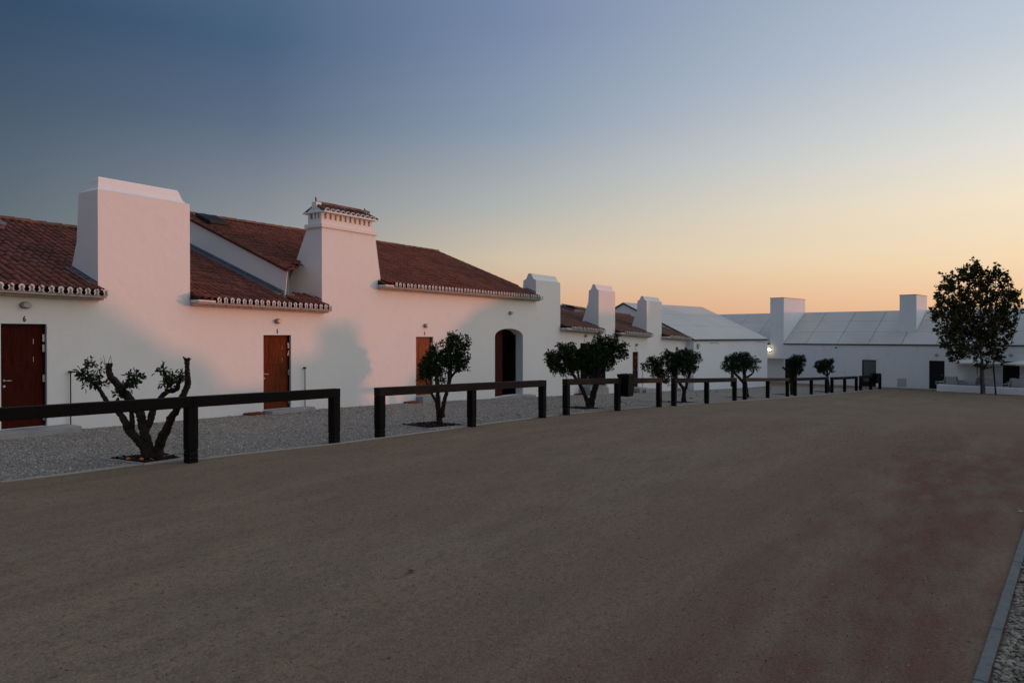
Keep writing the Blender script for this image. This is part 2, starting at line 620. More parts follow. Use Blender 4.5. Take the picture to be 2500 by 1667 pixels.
sheet('gravel_path', M['gravel'], yedge, lambda x: 18.0, -30, ex[-1], .5, .006)
mb = MB()
for i in range(len(EP) - 1):
    a, b = EP[i], EP[i + 1]
    d = (b - a)
    n_ = Vector((-d.y, d.x, 0)).normalized() * .012
    q = [a + n_, a - n_, b - n_, b + n_]
    vs = [Vector((p.x, p.y, p.z - .02)) for p in q] + [Vector((p.x, p.y, p.z + .022)) for p in q]
    mb.add(vs, [(4, 5, 6, 7), (0, 1, 5, 4), (1, 2, 6, 5), (2, 3, 7, 6), (3, 0, 4, 7)])
tag(mb.build('gravel_edging', M['edge']), kind='structure')

# concrete kerb and pebble border, right foreground
K0, K1 = on_ground(2380, 1667), on_ground(2500, 1300)
kd = (K1 - K0)
kd.z = 0
kd.normalize()
kn = Vector((kd.y, -kd.x, 0))


def kline(s, off, z=0.):
    p = K0 + kd * s + kn * off
    return Vector((p.x, p.y, g(p.x) + z))


s = -4.0
while s < 36:
    e = s + 1.0
    mb = MB()
    q0, q1, q2, q3 = kline(s + .004, 0), kline(e - .004, 0), kline(e - .004, .072), kline(s + .004, .072)
    up = Vector((0, 0, .022 + random.uniform(-.003, .003)))
    dn = Vector((0, 0, -.1))
    vs = [p + dn for p in (q0, q3, q2, q1)] + [p + up for p in (q0, q3, q2, q1)]
    mb.add(vs, [(4, 5, 6, 7), (0, 1, 5, 4), (1, 2, 6, 5), (2, 3, 7, 6), (3, 0, 4, 7)])
    o = mb.build('kerb_stone', M['kerb'], None, bevel=.006)
    if s == -4.0:
        kerb_root = o
        o.name = 'kerb'
        tag(o, kind='structure')
    else:
        o.parent = kerb_root
    s = e
V_, F_ = [], []
for i, s in enumerate(np.arange(-4, 36.1, 1)):
    V_ += [kline(s, .085, -.006), kline(s, 3.5, -.006)]
    if i:
        F_.append((2 * i - 2, 2 * i - 1, 2 * i + 1, 2 * i))
V_ = [(p[0], p[1], p[2] + .012) for p in V_]
tag(big_mesh('pebble_bed', V_, F_, mat('pebble_ground', (.17, .145, .115), .95, [(30, (.09, .075, .06), .4, .7)], (30, .8, .02)), True), kind='structure')


def scatter(name, m_, P, R, flat=.6, sub=1, jag=.25):
    """many small stones joined in one mesh"""
    v, f = ico(sub)
    n = len(P)
    ang = rng.uniform(0, 2 * np.pi, n)
    c, s_ = np.cos(ang), np.sin(ang)
    sx = R * rng.uniform(.8, 1.35, n)
    sy = R * rng.uniform(.6, 1.0, n)
    sz = R * rng.uniform(flat * .7, flat * 1.2, n)
    base = v[None] * (1 + jag * rng.uniform(-1, 1, (n, len(v), 1)))
    x, y, z = base[..., 0] * sx[:, None], base[..., 1] * sy[:, None], base[..., 2] * sz[:, None]
    t = rng.uniform(-.5, .5, (n, 1))
    z2 = z + t * x
    X = x * c[:, None] - y * s_[:, None]
    Y = x * s_[:, None] + y * c[:, None]
    V = np.stack([X, Y, z2], -1) + np.asarray(P)[:, None, :]
    Fa = (f[None] + (np.arange(n) * len(v))[:, None, None]).reshape(-1, 3)
    return tag(big_mesh(name, V.reshape(-1, 3), Fa, m_, sub > 1), kind='stuff')


n = 17000
ss = rng.uniform(-.6, 8, n)
oo = .085 + rng.uniform(0.01, 1, n) ** 1.2 * 1.9
P = np.array([kline(a, b) for a, b in zip(ss, oo)])
R = rng.uniform(.010, .022, n)
P[:, 2] += R * .3 + rng.uniform(0, .012, n)
scatter('pebbles', M['pebble'], P, R, .65, 2, .10)

n = 26000
xx = 3.5 + 26 * rng.uniform(0, 1, n) ** 1.6
yy = np.array([yedge(a) + .02 for a in xx])
yy = yy + rng.uniform(0, 1, n) * (16.98 - yy)
R = rng.uniform(.008, .022, n) * (1 + .015 * xx)
P = np.stack([xx, yy, [g(a) + .006 for a in xx] + R * .25], -1)
scatter('gravel_chips', M['chip'], P, R, .55, 1, .3)
n = 6000
yy = rng.uniform(.3, 12, n)
xx = rng.uniform(2.2, 22, n)
k = yy < np.array([yedge(a) for a in xx]) - .05
xx, yy = xx[k], yy[k]
R = rng.uniform(.002, .0055, len(xx)) * (1 + .05 * xx)
P = np.stack([xx, yy, [g(a) for a in xx] + R * .3], -1)
scatter('sand_grit', M['grit'], P, R, .6, 1, .3)

# ================================================================== the long white house row
house = thing('house_row', 'long white farmhouse row with numbered wooden doors, terracotta roofs and five big chimneys', 'building', (20, 17.2, g(20)))
YE = 16.65


def ze_a(x):
    return 1.08 - .0165 * (x - 6.7)


def ze_b(x):
    return 1.78


def ze_c(x):
    return .474 - .033 * (x - 29.8)


X1L, X1R = 8.62, 10.89          # chimney 1
X2L, X2R = 15.23, 17.50
X3L, X3R = 27.57, 29.74
X4L, X4R = 33.70, 35.65
X5L, X5R = 39.9, 42.2
XEND = 46.6
TOP1, TOP2, TOP3, TOP4, TOP5 = ze_a(X1L) - .16, ze_a(X2L) - .16, ze_b(0) - .16, ze_c(X4L) - .16, ze_c(X5L) - .16
top = [(-6, ze_a(-6) - .16), (X1L, TOP1), (X1R, TOP1), (X1R + .002, ze_a(X1R) - .16), (X2L, TOP2), (17.8, TOP2), (17.801, ze_b(0) - .16), (X3R, TOP3), (X3R + .001, ze_c(X3R) - .16),
       (X4L, TOP4), (X4R, TOP4), (X4R + .001, ze_c(X4R) - .16), (X5L, TOP5), (X5R, TOP5), (X5R + .001, ze_c(X5R) - .16), (XEND, ze_c(XEND) - .16)]
bot = [(x, g(x) - .3) for x in (XEND, 40.9, 32.8, 29.4, 23.6, 19, 14.8, 11.2, 8, 5, -6)]
wall = MB().prism([(x, D, z) for x, z in top + bot], (0, .45, 0)).build('wall', M['plaster'], house)

DOORS = []      # x0, x1, z0, z1
for (p0, p1, yt, yb) in [((1.9, 791), (114.5, 791), 791.2, 1039), ((643, 818), (710.6, 818), 818.2, 994.5), ((1015.5, 822), (1057.7, 822), 822, 962.5), ((1417, 837.6), (1437, 837.6), 837.6, 939), ((1544.6, 858.5), (1558.4, 858.5), 858.5, 944.6), ((1644, 865), (1655.5, 865), 865, 946)]:
    a, b = on_y(*p0), on_y(*p1)
    z1 = b.z
    z0 = on_y(p1[0], yb).z
    DOORS.append((a.x, b.x, z0, z1))
cuts = []
for (a, b, z0, z1) in DOORS:
    cuts.append(MB().box(a, b, D - .1, D + .16, z0, z1))
# arched doorway
AX0, AX1 = on_y(1208.3, 823).x, on_y(1276.6, 823).x
AZ0 = (on_y(1209, 969).z + on_y(1277, 964).z) / 2
AZS, AZT = on_y(1208.3, 823).z, on_y(1240, 802).z


def arch_poly(x0, x1, zb, zs, zt, y, n=14):
    pts = [(x0, y, zb), (x1, y, zb)]
    for k in range(n + 1):
        t = math.pi * k / n
        pts.append(((x0 + x1) / 2 + (x1 - x0) / 2 * math.cos(t), y, zs + (zt - zs) * max(0, math.sin(t)) ** .85))
    return pts


cuts.append(MB().prism(arch_poly(AX0, AX1, AZ0, AZS, AZT, D - .1), (0, .8, 0)))
boolean_open(wall, cuts)


def text(s, x, y, z, size, parent, rotz=0):
    c = bpy.data.curves.new('house_number', 'FONT')
    c.body = s
    c.size = size
    c.extrude = .004
    c.offset = .008 * size / .25
    c.align_x = 'CENTER'
    c.materials.append(M['ink'])
    tmp = bpy.data.objects.new('tmp', c)
    COL.objects.link(tmp)
    me = bpy.data.meshes.new_from_object(tmp.evaluated_get(bpy.context.evaluated_depsgraph_get()))
    bpy.data.objects.remove(tmp)
    o = bpy.data.objects.new('house_number', me)
    COL.objects.link(o)
    o.parent = parent
    o.matrix_parent_inverse = Matrix.Translation(-world_loc(parent))
    o.location = (x, y, z)
    o.rotation_euler = (math.pi / 2, 0, rotz)
    o.scale = (.68, 1, 1)
    return o


def door(i, a, b, z0, z1, openleaf=False, label=None):
    wood = M['door_sunlit'] if i == 2 else (M['door_part_lit'] if i == 1 else M['door'])  # one wood
    y = D + .10
    fw = .035
    fr = MB()
    fr.box(a, a + fw, y - .035, y + .05, z0, z1).box(b - fw, b, y - .035, y + .05, z0, z1).box(a + fw, b - fw, y - .035, y + .05, z1 - fw, z1)
    if openleaf:
        fr.build('door_frame', M['frame'], house)
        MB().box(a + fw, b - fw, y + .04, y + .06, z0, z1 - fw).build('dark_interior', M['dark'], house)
        d = MB().box(b, b + .045, D - .92, D - .01, z0 + .01, z1 - .03).build('door', M['browndoor'], house, bevel=.004)
        tag(d, label='dark brown door leaf standing open')
        MB().tube([(b - .04, D - .80, z0 + 1.02), (b - .04, D - .68, z0 + 1.02)], .011, 6).build('handle', M['steel'], d)
        return
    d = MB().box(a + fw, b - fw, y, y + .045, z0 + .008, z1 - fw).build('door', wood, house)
    if label:
        tag(d, label=label)
    fr.build('door_frame', M['frame'], d)
    W, H = b - a, z1 - z0
    # small shutter in the leaf with its own joint
    hx0, hx1, hz0, hz1 = a + W * .27, a + W * .73, z0 + H * .60, z0 + H * .885
    MB().box(hx0, hx1, y - .010, y - .0005, hz0, hz1).build('door_hatch', wood, d, bevel=.003)
    j = MB()
    jt = .008
    j.box(hx0 - jt, hx0 - .001, y - .003, y - .0005, hz0 - jt, hz1 + jt).box(hx1 + .001, hx1 + jt, y - .003, y - .0005, hz0 - jt, hz1 + jt)
    j.box(hx0, hx1, y - .003, y - .0005, hz1 + .001, hz1 + jt).box(hx0, hx1, y - .003, y - .0005, hz0 - jt, hz0 - .001)
    j.build('hatch_joint', M['dark'], d)
    for hz in (hz1 - .12, hz0 + .12):
        MB().tube([(hx1 + .004, y - .016, hz - .055), (hx1 + .004, y - .016, hz + .055)], .008, 6).build('hatch_hinge', M['steel'], d)
    for hz in (z1 - .30, z1 - .52, z0 + 1.02, z0 + .20):
        MB().box(b - fw - .028, b - fw + .012, y - .045, y - .036, hz - .075, hz + .075).tube([(b - fw - .008, y - .05, hz - .08), (b - fw - .008, y - .05, hz + .08)], .009, 6).build('hinge', M['steel'], d)
    hz = z0 + 1.0
    hx = a + fw + .055
    h = MB().tube([(hx, y - .001, hz), (hx, y - .055, hz)], .011, 8)
    h.tube([(hx, y - .05, hz), (hx + .13, y - .05, hz)], .010, 8)
    h.tube([(hx, y - .001, hz), (hx, y - .012, hz)], .026, 12)
    h.build('handle', M['steel'], d, True)
    MB().tube([(hx, y - .001, hz - .12), (hx, y - .016, hz - .12)], .030, 14).build('lock', M['steel'], d, True)


LBL = [None] * 6
for i, dd in enumerate(DOORS):
    door(i, *dd, openleaf=(i == 3))

# arched gateway: recessed two-leaf door, left leaf shut, right leaf swung in
yb_ = D + .40
room = MB()
room.box(AX0 - .3, AX0 - .25, D + .46, D + 3.4, AZ0, AZT + .2).box(AX1 + .25, AX1 + .3, D + .46, D + 3.4, AZ0, AZT + .2)
room.box(AX0 - .3, AX1 + .3, D + 3.4, D + 3.5, AZ0, AZT + .2).box(AX0 - .3, AX1 + .3, D + .46, D + 3.5, AZT + .2, AZT + .3).box(AX0 - .3, AX1 + .3, D - .0, D + 3.5, AZ0 - .3, AZ0 - .003)
room.build('gateway_passage', M['frame'], house)
xm = AX0 + (AX1 - AX0) * .46
pts = [q for q in arch_poly(AX0 + .002, AX1 - .002, AZ0 + .01, AZS, AZT - .003, D + .30, 24) if q[0] <= xm]
pts = [(AX0 + .002, D + .30, AZ0 + .01), (xm, D + .30, AZ0 + .01)] + [q for q in arch_poly(AX0 + .002, AX1 - .002, AZ0 + .01, AZS, AZT - .003, D + .30, 24)[2:] if q[0] < xm]
zt_m = AZT - .003
pts.insert(2, (xm, D + .30, zt_m))
leafm = MB().prism(pts, (0, .05, 0)).build('gate_leaf', M['door'], house)
for k in range(1, 6):
    x = AX0 + (xm - AX0) * k / 6
    MB().box(x - .004, x + .004, D + .2975, D + .2995, AZ0 + .02, AZS + (AZT - AZS) * .6).build('board_joint', M['dark'], leafm)
lr = MB().box(AX1 - .06, AX1 - .012, D + .36, D + 1.35, AZ0 + .01, AZS + .1).build('gate_leaf', M['frame'], house)
for hz in (AZS - .05, AZS - .65, AZ0 + .5):
    MB().box(AX1 - .075, AX1 - .061, D + .37, D + .42, hz - .09, hz + .09).build('hinge', M['steel'], lr)
MB().prism([(AX0 - .25, D - .38, AZ0 - .02), (AX1 + .45, D - .38, AZ0 - .04), (AX1 + .45, D - .003, AZ0 - .012), (AX0 - .25, D - .003, AZ0 - .004)], (0, 0, -.3)).build('threshold', M['stone'], house)

# ---- chimneys
CAP = [(0, 0), (.05, .03), (.14, .10), (.22, .24), (.28, .46), (.33, .74), (.40, .98), (.46, 1.0)]


def chimney(xl, xr, zb, zc, hc, depth, dbot, ymid, inset=(0, 0)):
    """side profile in YZ pulled along X, bell-shaped cap"""
    prof = [(D, zb), (D, zc)]
    if inset == (0, 0):
        prof += [(D + t * depth, zc + h * hc) for t, h in CAP[1:]] + [(D + (1 - t) * depth, zc + h * hc) for t, h in CAP[::-1][:-1]]
        prof += [(D + depth, zc), (D + depth + .04, ymid), (D + dbot, zb)]
        return MB().prism([(xl, y, z) for y, z in prof][::-1], (xr - xl, 0, 0)).build('chimney', M['plaster'], house)
    prof += [(D + depth, zc), (D + depth + .1, ymid), (D + dbot, zb)]
    c = MB().prism([(xl, y, z) for y, z in prof][::-1], (xr - xl, 0, 0)).build('chimney', M['plaster'], house)
    V, Fs = [], []
    for t, h in [(0, -.02)] + CAP:
        d_, li, ri = t * depth, inset[0] * t / .46, inset[1] * t / .46
        z = zc + .001 + (h + .02) * hc
        V += [(xl + li, D + d_, z), (xr - ri, D + d_, z), (xr - ri, D + depth - d_, z), (xl + li, D + depth - d_, z)]
    k = len(V) // 4
    for i in range(k - 1):
        for j in range(4):
            a, b = i * 4 + j, i * 4 + (j + 1) % 4
            Fs.append((a, b, b + 4, a + 4))
    Fs += [(3, 2, 1, 0), tuple(range(4 * k - 4, 4 * k))]
    mb = MB()
    mb.add(V, Fs)
    mb.build('chimney_cap', M['plaster'], c)
    return c


chimney(X1L, X1R, TOP1 + .0005, 3.32, .37, .86, 1.5, 2.2, (.22, .14))
chimney(X3L, X3R, TOP3 + .0005, 2.49, .30, .66, .9, 2.0)
chimney(X4L, X4R, TOP4 + .0005, 2.357, .31, .56, 1.15, 1.75)
chimney(X5L, X5R, TOP5 + .0005, 2.07, .27, .58, 1.15, 1.5)
# chimney 2: tapered, with pierced head and its own little tiled roof
zb2 = TOP2 + .0005
c2 = MB()
zt2 = 3.29
xr_b, xr_t = 17.80, 17.50
lo = [(X2L, D, zb2), (xr_b, D, zb2), (xr_b, D + 1.75, zb2), (X2L - .0, D + 1.75, zb2)]
hi = [(X2L, D, zt2), (xr_t, D, zt2), (xr_t, D + .66, zt2), (X2L, D + .66, zt2)]
FB = [(3, 2, 1, 0), (4, 5, 6, 7), (0, 1, 5, 4), (1, 2, 6, 5), (2, 3, 7, 6), (3, 0, 4, 7)]
md = [(X2L, D, TOP3), (xr_b, D, TOP3), (xr_b, D + 1.55, TOP3), (X2L, D + 1.55, TOP3)]
c2.add(lo + md + hi, [(3, 2, 1, 0), (8, 9, 10, 11)] + [(a + k_ * 4, b + k_ * 4, c_ + k_ * 4, d_ + k_ * 4) for k_ in (0, 1) for a, b, c_, d_ in ((0, 1, 5, 4), (1, 2, 6, 5), (2, 3, 7, 6), (3, 0, 4, 7))])
ch2 = c2.build('chimney', M['plaster'], house)
tag(ch2, label='tapered chimney with pierced head and small tiled roof')
MB().box(X2L - .06, xr_t + .07, D - .06, D + .72, zt2 + .001, zt2 + .12).build('chimney_band', M['plaster'], ch2, bevel=.008)
xa, xb_, ya, yb2 = X2L + .0, xr_t - .10, D + .02, D + .62
zl, zh = zt2 + .12, 3.72
MB().box(xa, xb_, ya, yb2, zl + .001, zl + .155).build('chimney_head', M['plaster'], ch2)
NP = 10
pz0, pz1 = zl + .156, zl + .33
pw = (xb_ - xa) / (NP + .55)
xs0 = xa + .0
for k in range(NP + 1):      # little piers between the vents
    x = xa + k * pw
    wdt = pw * .58 if k < NP else xb_ - (xa + NP * pw)
    for (y0_, y1_) in ((ya, ya + .09), (yb2 - .09, yb2)):
        MB().box(x + (0 if k else 0), x + wdt, y0_, y1_, pz0, pz1).build('vent_pier', M['plaster'], ch2)
for k in range(2):
    y = ya + .09 + .07 + k * .15
    for xx_ in (xa, xb_ - .08):
        MB().box(xx_, xx_ + .08, y, y + .08, pz0, pz1).build('vent_pier', M['plaster'], ch2)
MB().box(xa + .12, xb_ - .12, ya + .15, yb2 - .15, pz0, pz1).build('flue', M['frame'], ch2)
zs2 = pz1 + .001
MB().box(xa - .05, xb_ + .05, ya - .19, yb2 + .19, zs2, zs2 + .038).build('chimney_cornice', M['plaster'], ch2)
ymid = (ya + yb2) / 2
zr = zs2 + .045 + .20
MB().prism([(xa - .01, ya - .03, zs2 + .046), (xa - .01, ymid, zr), (xa - .01, yb2 + .03, zs2 + .046)], (xb_ - xa + .02, 0, 0)).build('chimney_gable', M['plaster'], ch2)


# ---- roof tiles
def tile_profile(p=.188, r=.062, n=6):
    pr = []
    for k in range(n + 1):
        t = math.pi - math.pi * k / n
        pr.append((r + r * math.cos(t), r * .95 * math.sin(t)))
    pr += [(p * .82, -.012), (p, 0.0)]
    return pr


def tile_vf(p=.188, L=.42, th=.016, lift=.024):
    pr = tile_profile(p)
    n = len(pr)
    V = [(x, 0, z + lift) for x, z in pr] + [(x, L, z) for x, z in pr] + [(x, 0, z + lift - th) for x, z in pr]
    Fs = [(i, i + 1, n + i + 1, n + i) for i in range(n - 1)]
    Fs += [(2 * n + i, 2 * n + i + 1, i + 1, i) for i in range(n - 1)]
    return np.array(V), Fs


TV, TF = tile_vf()
tile_me = MB().add(TV.tolist(), TF).mesh('tile', M['tile'])
PIT = .188
EXPO = .365


def roof(name, xa_, xb_, zef, slope, yr, xcut=None, skip=None):
    """returns roof object and the list of tile matrices"""
    ang = math.atan(slope)
    nrow = int((yr - YE) / math.cos(ang) / EXPO) + 1
    deck = MB()
    zo = -.085
    pts = []
    for x in (max(xa_, X2L + .06) if name == 'b' else xa_, xb_):
        z0, z1 = zef(x) + zo, zef(x) + slope * (yr - YE) + zo
        yf = D + .22
        zf_ = z0 + slope * (yf - YE)
        pts.append([(x, yf, zf_), (x, yr, z1), (x, 2 * yr - YE, z0), (x, 2 * yr - YE, z0 - .06), (x, yr, z1 - .08), (x, yf, zf_ - .05)])
    n_ = 6
    V = pts[0] + pts[1]
    Fs = [tuple(range(n_)), tuple(range(2 * n_ - 1, n_ - 1, -1))] + [((i + 1) % n_, i, i + n_, (i + 1) % n_ + n_) for i in range(n_)]
    deck.add(V, Fs)
    ro = deck.build('roof', M['tile_s'], house)
    T = []
    x = xa_
    sx = (zef(xb_) - zef(xa_)) / (xb_ - xa_)
    Rm = Matrix.Rotation(ang, 4, 'X') @ Matrix.Identity(4)
    Ry = Matrix.Rotation(-math.atan(sx), 4, 'Y')
    k = 0
    while x + PIT <= xb_ + .02:
        for r_ in range(nrow):
            y = YE - .02 + r_ * EXPO * math.cos(ang)
            if y > yr - .12 or (skip and skip(x, y)):
                continue
            jx, jy, jr = random.uniform(-.006, .006), random.uniform(-.014, .014), random.uniform(-.018, .018)
            sag = .018 * math.sin(x * 1.3 + 2) * math.sin(y * .9) + random.uniform(-.004, .004)
            z = zef(x) - .062 + slope * (y - YE) + sag
            T.append(Matrix.Translation((x + jx, y + jy, z)) @ Ry @ Rm @ Matrix.Rotation(jr, 4, 'Z'))
        x += PIT
    # ridge tiles: overlapping half barrels
    rm = []
    x = xa_ + .1
    while x < xb_ - .5:
        z = zef(x) + slope * (yr - YE) - .02
        rm.append((x, z))
        x += .40
    return ro, T, rm, yr


def in_chimney(x, y):
    for a, b, dep in ((X1L, X1R, .95), (X2L, 17.75, .9), (X3L, X3R, .6), (X4L, X4R, .7), (X5L, X5R, .7)):
        if a - .03 < x + PIT * .5 < b + .03 and y < D + dep - .1:
            return True
    return False


SLA, SLB, SLC = .37, .398, .34
YR = 22.4
roofs = []
roofs.append(roof('a', -3.0, 14.08, ze_a, SLA, YR, skip=in_chimney))
roofs.append(roof('a2', 14.1, X2L, ze_a, SLA, 18.3, skip=lambda x, y: y > 17.05 + .62 * (x - 14.1)))
roofs.append(roof('b', 14.0, 27.42, ze_b, SLB, YR, skip=lambda x, y: in_chimney(x, y) or (x < X2L and y < 17.0 + .70 * (x - 14.1))))
roofs.append(roof('c', 29.8, XEND, ze_c, SLC, 21.0, skip=in_chimney))
bpy.data.objects.remove(roofs[1][0])
roofs[1] = (roofs[0][0],) + roofs[1][1:2] + ([], 0)
allT = []
for (ro, T, rm, yr) in roofs:
    for t in T:
        p = t.translation
        dpt = p.x * CT + p.y * ST
        px = 1250 + F * (p.x * ST - p.y * CT) / dpt
        hid = 238 < px < 464 and p.y > 17
        # hidden behind chimney 2
        if 735 < px < 925 and p.y > 17.3 and p.x > X2L:
            hid = True
        allT.append((dpt if (px > -8 and not hid) else 999, t, ro))
allT.sort(key=lambda q: q[0])
for dpt, t, ro in allT[:300]:
    inst('tile', tile_me, ro, t)
rest = {}
for dpt, t, ro in allT[300:]:
    rest.setdefault(ro.name, []).append(t)
tv4 = np.c_[TV, np.ones(len(TV))]
tf = np.array(TF)
for (ro, T, rm, yr) in roofs:
    if ro.name not in rest:
        continue
    Ms = np.array([np.array(t) for t in rest.pop(ro.name)])
    V = np.einsum('nij,kj->nki', Ms, tv4)[..., :3].reshape(-1, 3)
    Fs = (tf[None] + (np.arange(len(Ms)) * len(TV))[:, None, None]).reshape(-1, 4)
    o = big_mesh('tiles', V, Fs, M['tile_brown'] if T[0].translation.x > 29 else M['tile_s'], False, ro)
    o['kind'] = 'stuff'
# ridge tile mesh, along +X
mb = MB()
n = 8
for k, (x, r) in enumerate(((0, .105), (.42, .088))):
    for j in range(n + 1):
        t = math.pi * j / n
        mb.v.append((x, r * 1.05 * math.cos(t), r * math.sin(t)))
for j in range(n):
    mb.f.append((j, j + 1, n + 2 + j, n + 1 + j))
for j in range(n + 1):
    t = math.pi * j / n
    mb.v.append((0, .089 * 1.05 * math.cos(t), .089 * math.sin(t) - .004))
for j in range(n):
    mb.f.append((2 * n + 2 + j, 2 * n + 3 + j, j + 1, j))
ridge_me = mb.mesh('ridge_tile', M['ridge'], False)
for (ro, T, rm, yr) in roofs:
    for x, z in rm:
        if yr == YR and abs(x) < 5:
            continue
        inst('ridge_tile', ridge_me, ro, Matrix.Translation((x + .42, yr, z + .0)) @ Matrix.Rotation(math.pi, 4, 'Z') @ Matrix.Rotation(random.uniform(-.03, .03), 4, 'Y'))

# verge tiles of the higher roof, its side wall and lead flashing
zv = lambda y: ze_b(0) + SLB * (y - YE)
roB = roofs[2][0]
y = 17.1
vme = MB()
n = 6
for k, (yy_, r) in enumerate(((0, .070), (.42, .060))):
    for j in range(n + 1):
        t = math.pi * j / n
        vme.v.append((r * math.cos(t), yy_, r * math.sin(t)))
for j in range(n):
    vme.f.append((j + 1, j, n + 1 + j, n + 2 + j))
vme = vme.mesh('verge_tile', M['tile'])
while y < YR - .2:
    for xv in (14.02, 27.40):
        if xv > 20 and y < 17.7:
            continue
        inst('verge_tile', vme, roB, Matrix.Translation((xv, y, zv(y) - .045)) @ Matrix.Rotation(math.atan(SLB), 4, 'X'))
    y += .38
side = [(14.1, 17.345, .9), (14.1, 17.20, zv(17.20) - .13), (14.1, YR, zv(YR) - .13), (14.1, 2 * YR - 17.2, zv(17.18) - .13), (14.1, 2 * YR - 17.2, .9)]
MB().prism(side, (.02, 0, 0)).build('side_wall', M['plaster'], house)
pl_ = [(14.121, 17.36), (X2L - .06, 18.50), (X2L + .05, 18.50), (X2L + .05, 18.8), (14.121, 18.8)]
mb = MB()
mb.v = [(x, y, .9) for x, y in pl_] + [(x, y, zv(y) - .125) for x, y in pl_]
mb.f = [(4, 3, 2, 1, 0), (5, 6, 7, 8, 9)] + [(i, (i + 1) % 5, (i + 1) % 5 + 5, i + 5) for i in range(5)]
mb.build('side_wall', M['plaster'], house)
MB().prism([(14.03, 17.16, zv(17.16) - .125), (X2L, 17.98, zv(17.98) - .125), (X2L, YR, zv(YR) - .125), (14.03, YR, zv(YR) - .125)], (0, 0, .035)).build('roof', M['tile_s'], house)
side = [(27.1, 17.46, 1.4), (27.1, YR, zv(YR) - .13), (27.1, 2 * YR - 17.2, 1.4)]
MB().prism(side, (.25, 0, 0)).build('side_wall', M['plaster'], house)
za = lambda x, y: ze_a(x) + SLA * (y - YE)
MB().prism([(14.02, 17.36, za(14, 17.36) - .0), (14.02, 17.36, za(14, 17.36) + .10), (14.02, YR, za(14, YR) + .10), (14.02, YR, za(14, YR))], (.078, 0, 0)).build('flashing', M['flash'], house)
MB().prism([(13.86, 17.36, za(14, 17.36) + .012), (13.86, YR, za(14, YR) + .012), (13.86, YR, za(14, YR) - .02), (13.86, 17.36, za(14, 17.36) - .02)], (.16, 0, 0)).build('flashing', M['flash'], house)
# flashing on the flanks of the chimneys
for (xc, zf, sl, dep) in ((X1L, ze_a, SLA, 1.15), (X2L, ze_a, SLA, .3), (X4L, ze_c, SLC, .8), (X5L, ze_c, SLC, .8), (X3L, ze_b, SLB, .5)):
    pl = lambda y: zf(xc) + sl * (y - YE)
    MB().prism([(xc - .012, D + .01, pl(D) - .04), (xc - .012, D + .01, pl(D) + .05), (xc - .012, D + dep, pl(D + dep) + .05), (xc - .012, D + dep, pl(D + dep) - .04)], (.010, 0, 0)).build('flashing', M['flash'], house)
    MB().prism([(xc - .17, D + .02, pl(D + .02) + .004), (xc - .012, D + .02, pl(D + .02) + .012), (xc - .012, D + dep, pl(D + dep) + .012), (xc - .17, D + dep, pl(D + dep) + .004)], (0, 0, -.03)).build('flashing', M['flash'], house)

# ---- eaves: moulded cornice with a row of limewashed tile ends
def scallop():
    """white tile end: ring with flared feet, mortar set back inside"""
    out, inn = [], []
    r = .060
    n = 10
    for k in range(n + 1):
        t = math.pi * (-.12) + math.pi * 1.24 * k / n
        out.append((r * math.cos(t), .0 + r * math.sin(t)))
        inn.append((r * .50 * math.cos(t), -.008 + r * .52 * math.sin(t)))
    out = [(.066, -.088), (.046, -.062), (.040, -.036)] + out + [(-.040, -.036), (-.046, -.062), (-.066, -.088)]
    inn = [(.044, -.088), (.028, -.066), (.020, -.040)] + inn + [(-.020, -.040), (-.028, -.066), (-.044, -.088)]
    k = len(out)
    mb = MB()
    V = [(x, 0, z) for x, z in out] + [(x, 0, z) for x, z in inn] + [(x, .009, z) for x, z in out] + [(x, .008, z) for x, z in inn]
    Fs = []
    for i in range(k - 1):
        Fs.append((i + 1, i, k + i, k + i + 1))
        Fs.append((i, i + 1, 2 * k + i + 1, 2 * k + i))
        Fs.append((k + i + 1, k + i, 3 * k + i, 3 * k + i + 1))
    mb.add(V, Fs)
    nring = len(mb.f)
    mb.add([(x * .99, .006, z) for x, z in inn], [tuple(range(k))])
    me = mb.mesh('cornice_tile', M['limewhite'])
    me.materials.append(M['mortar'])
    me.polygons[nring].material_index = 1
    return me


sc_me = scallop()
# plain half-round end for the chimney roof
mb = MB()
n = 10
for rr, y in ((.088, 0), (.062, 0), (.088, .05), (.062, .03)):
    for k in range(n + 1):
        t = math.pi * k / n
        mb.v.append((rr * math.cos(t), y, rr * 1.02 * math.sin(t)))
m1 = n + 1
for k in range(n):
    mb.f += [(k + 1, k, m1 + k, m1 + k + 1), (k, k + 1, 2 * m1 + k + 1, 2 * m1 + k), (m1 + k + 1, m1 + k, 3 * m1 + k, 3 * m1 + k + 1)]
mb.f.append(tuple(3 * m1 + k for k in range(m1)))
arch_me = mb.mesh('cornice_tile', M['limewhite'])
arch_me.materials.append(M['mortar'])
arch_me.polygons[len(arch_me.polygons) - 1].material_index = 1
bead_v, bead_f = ico(1)


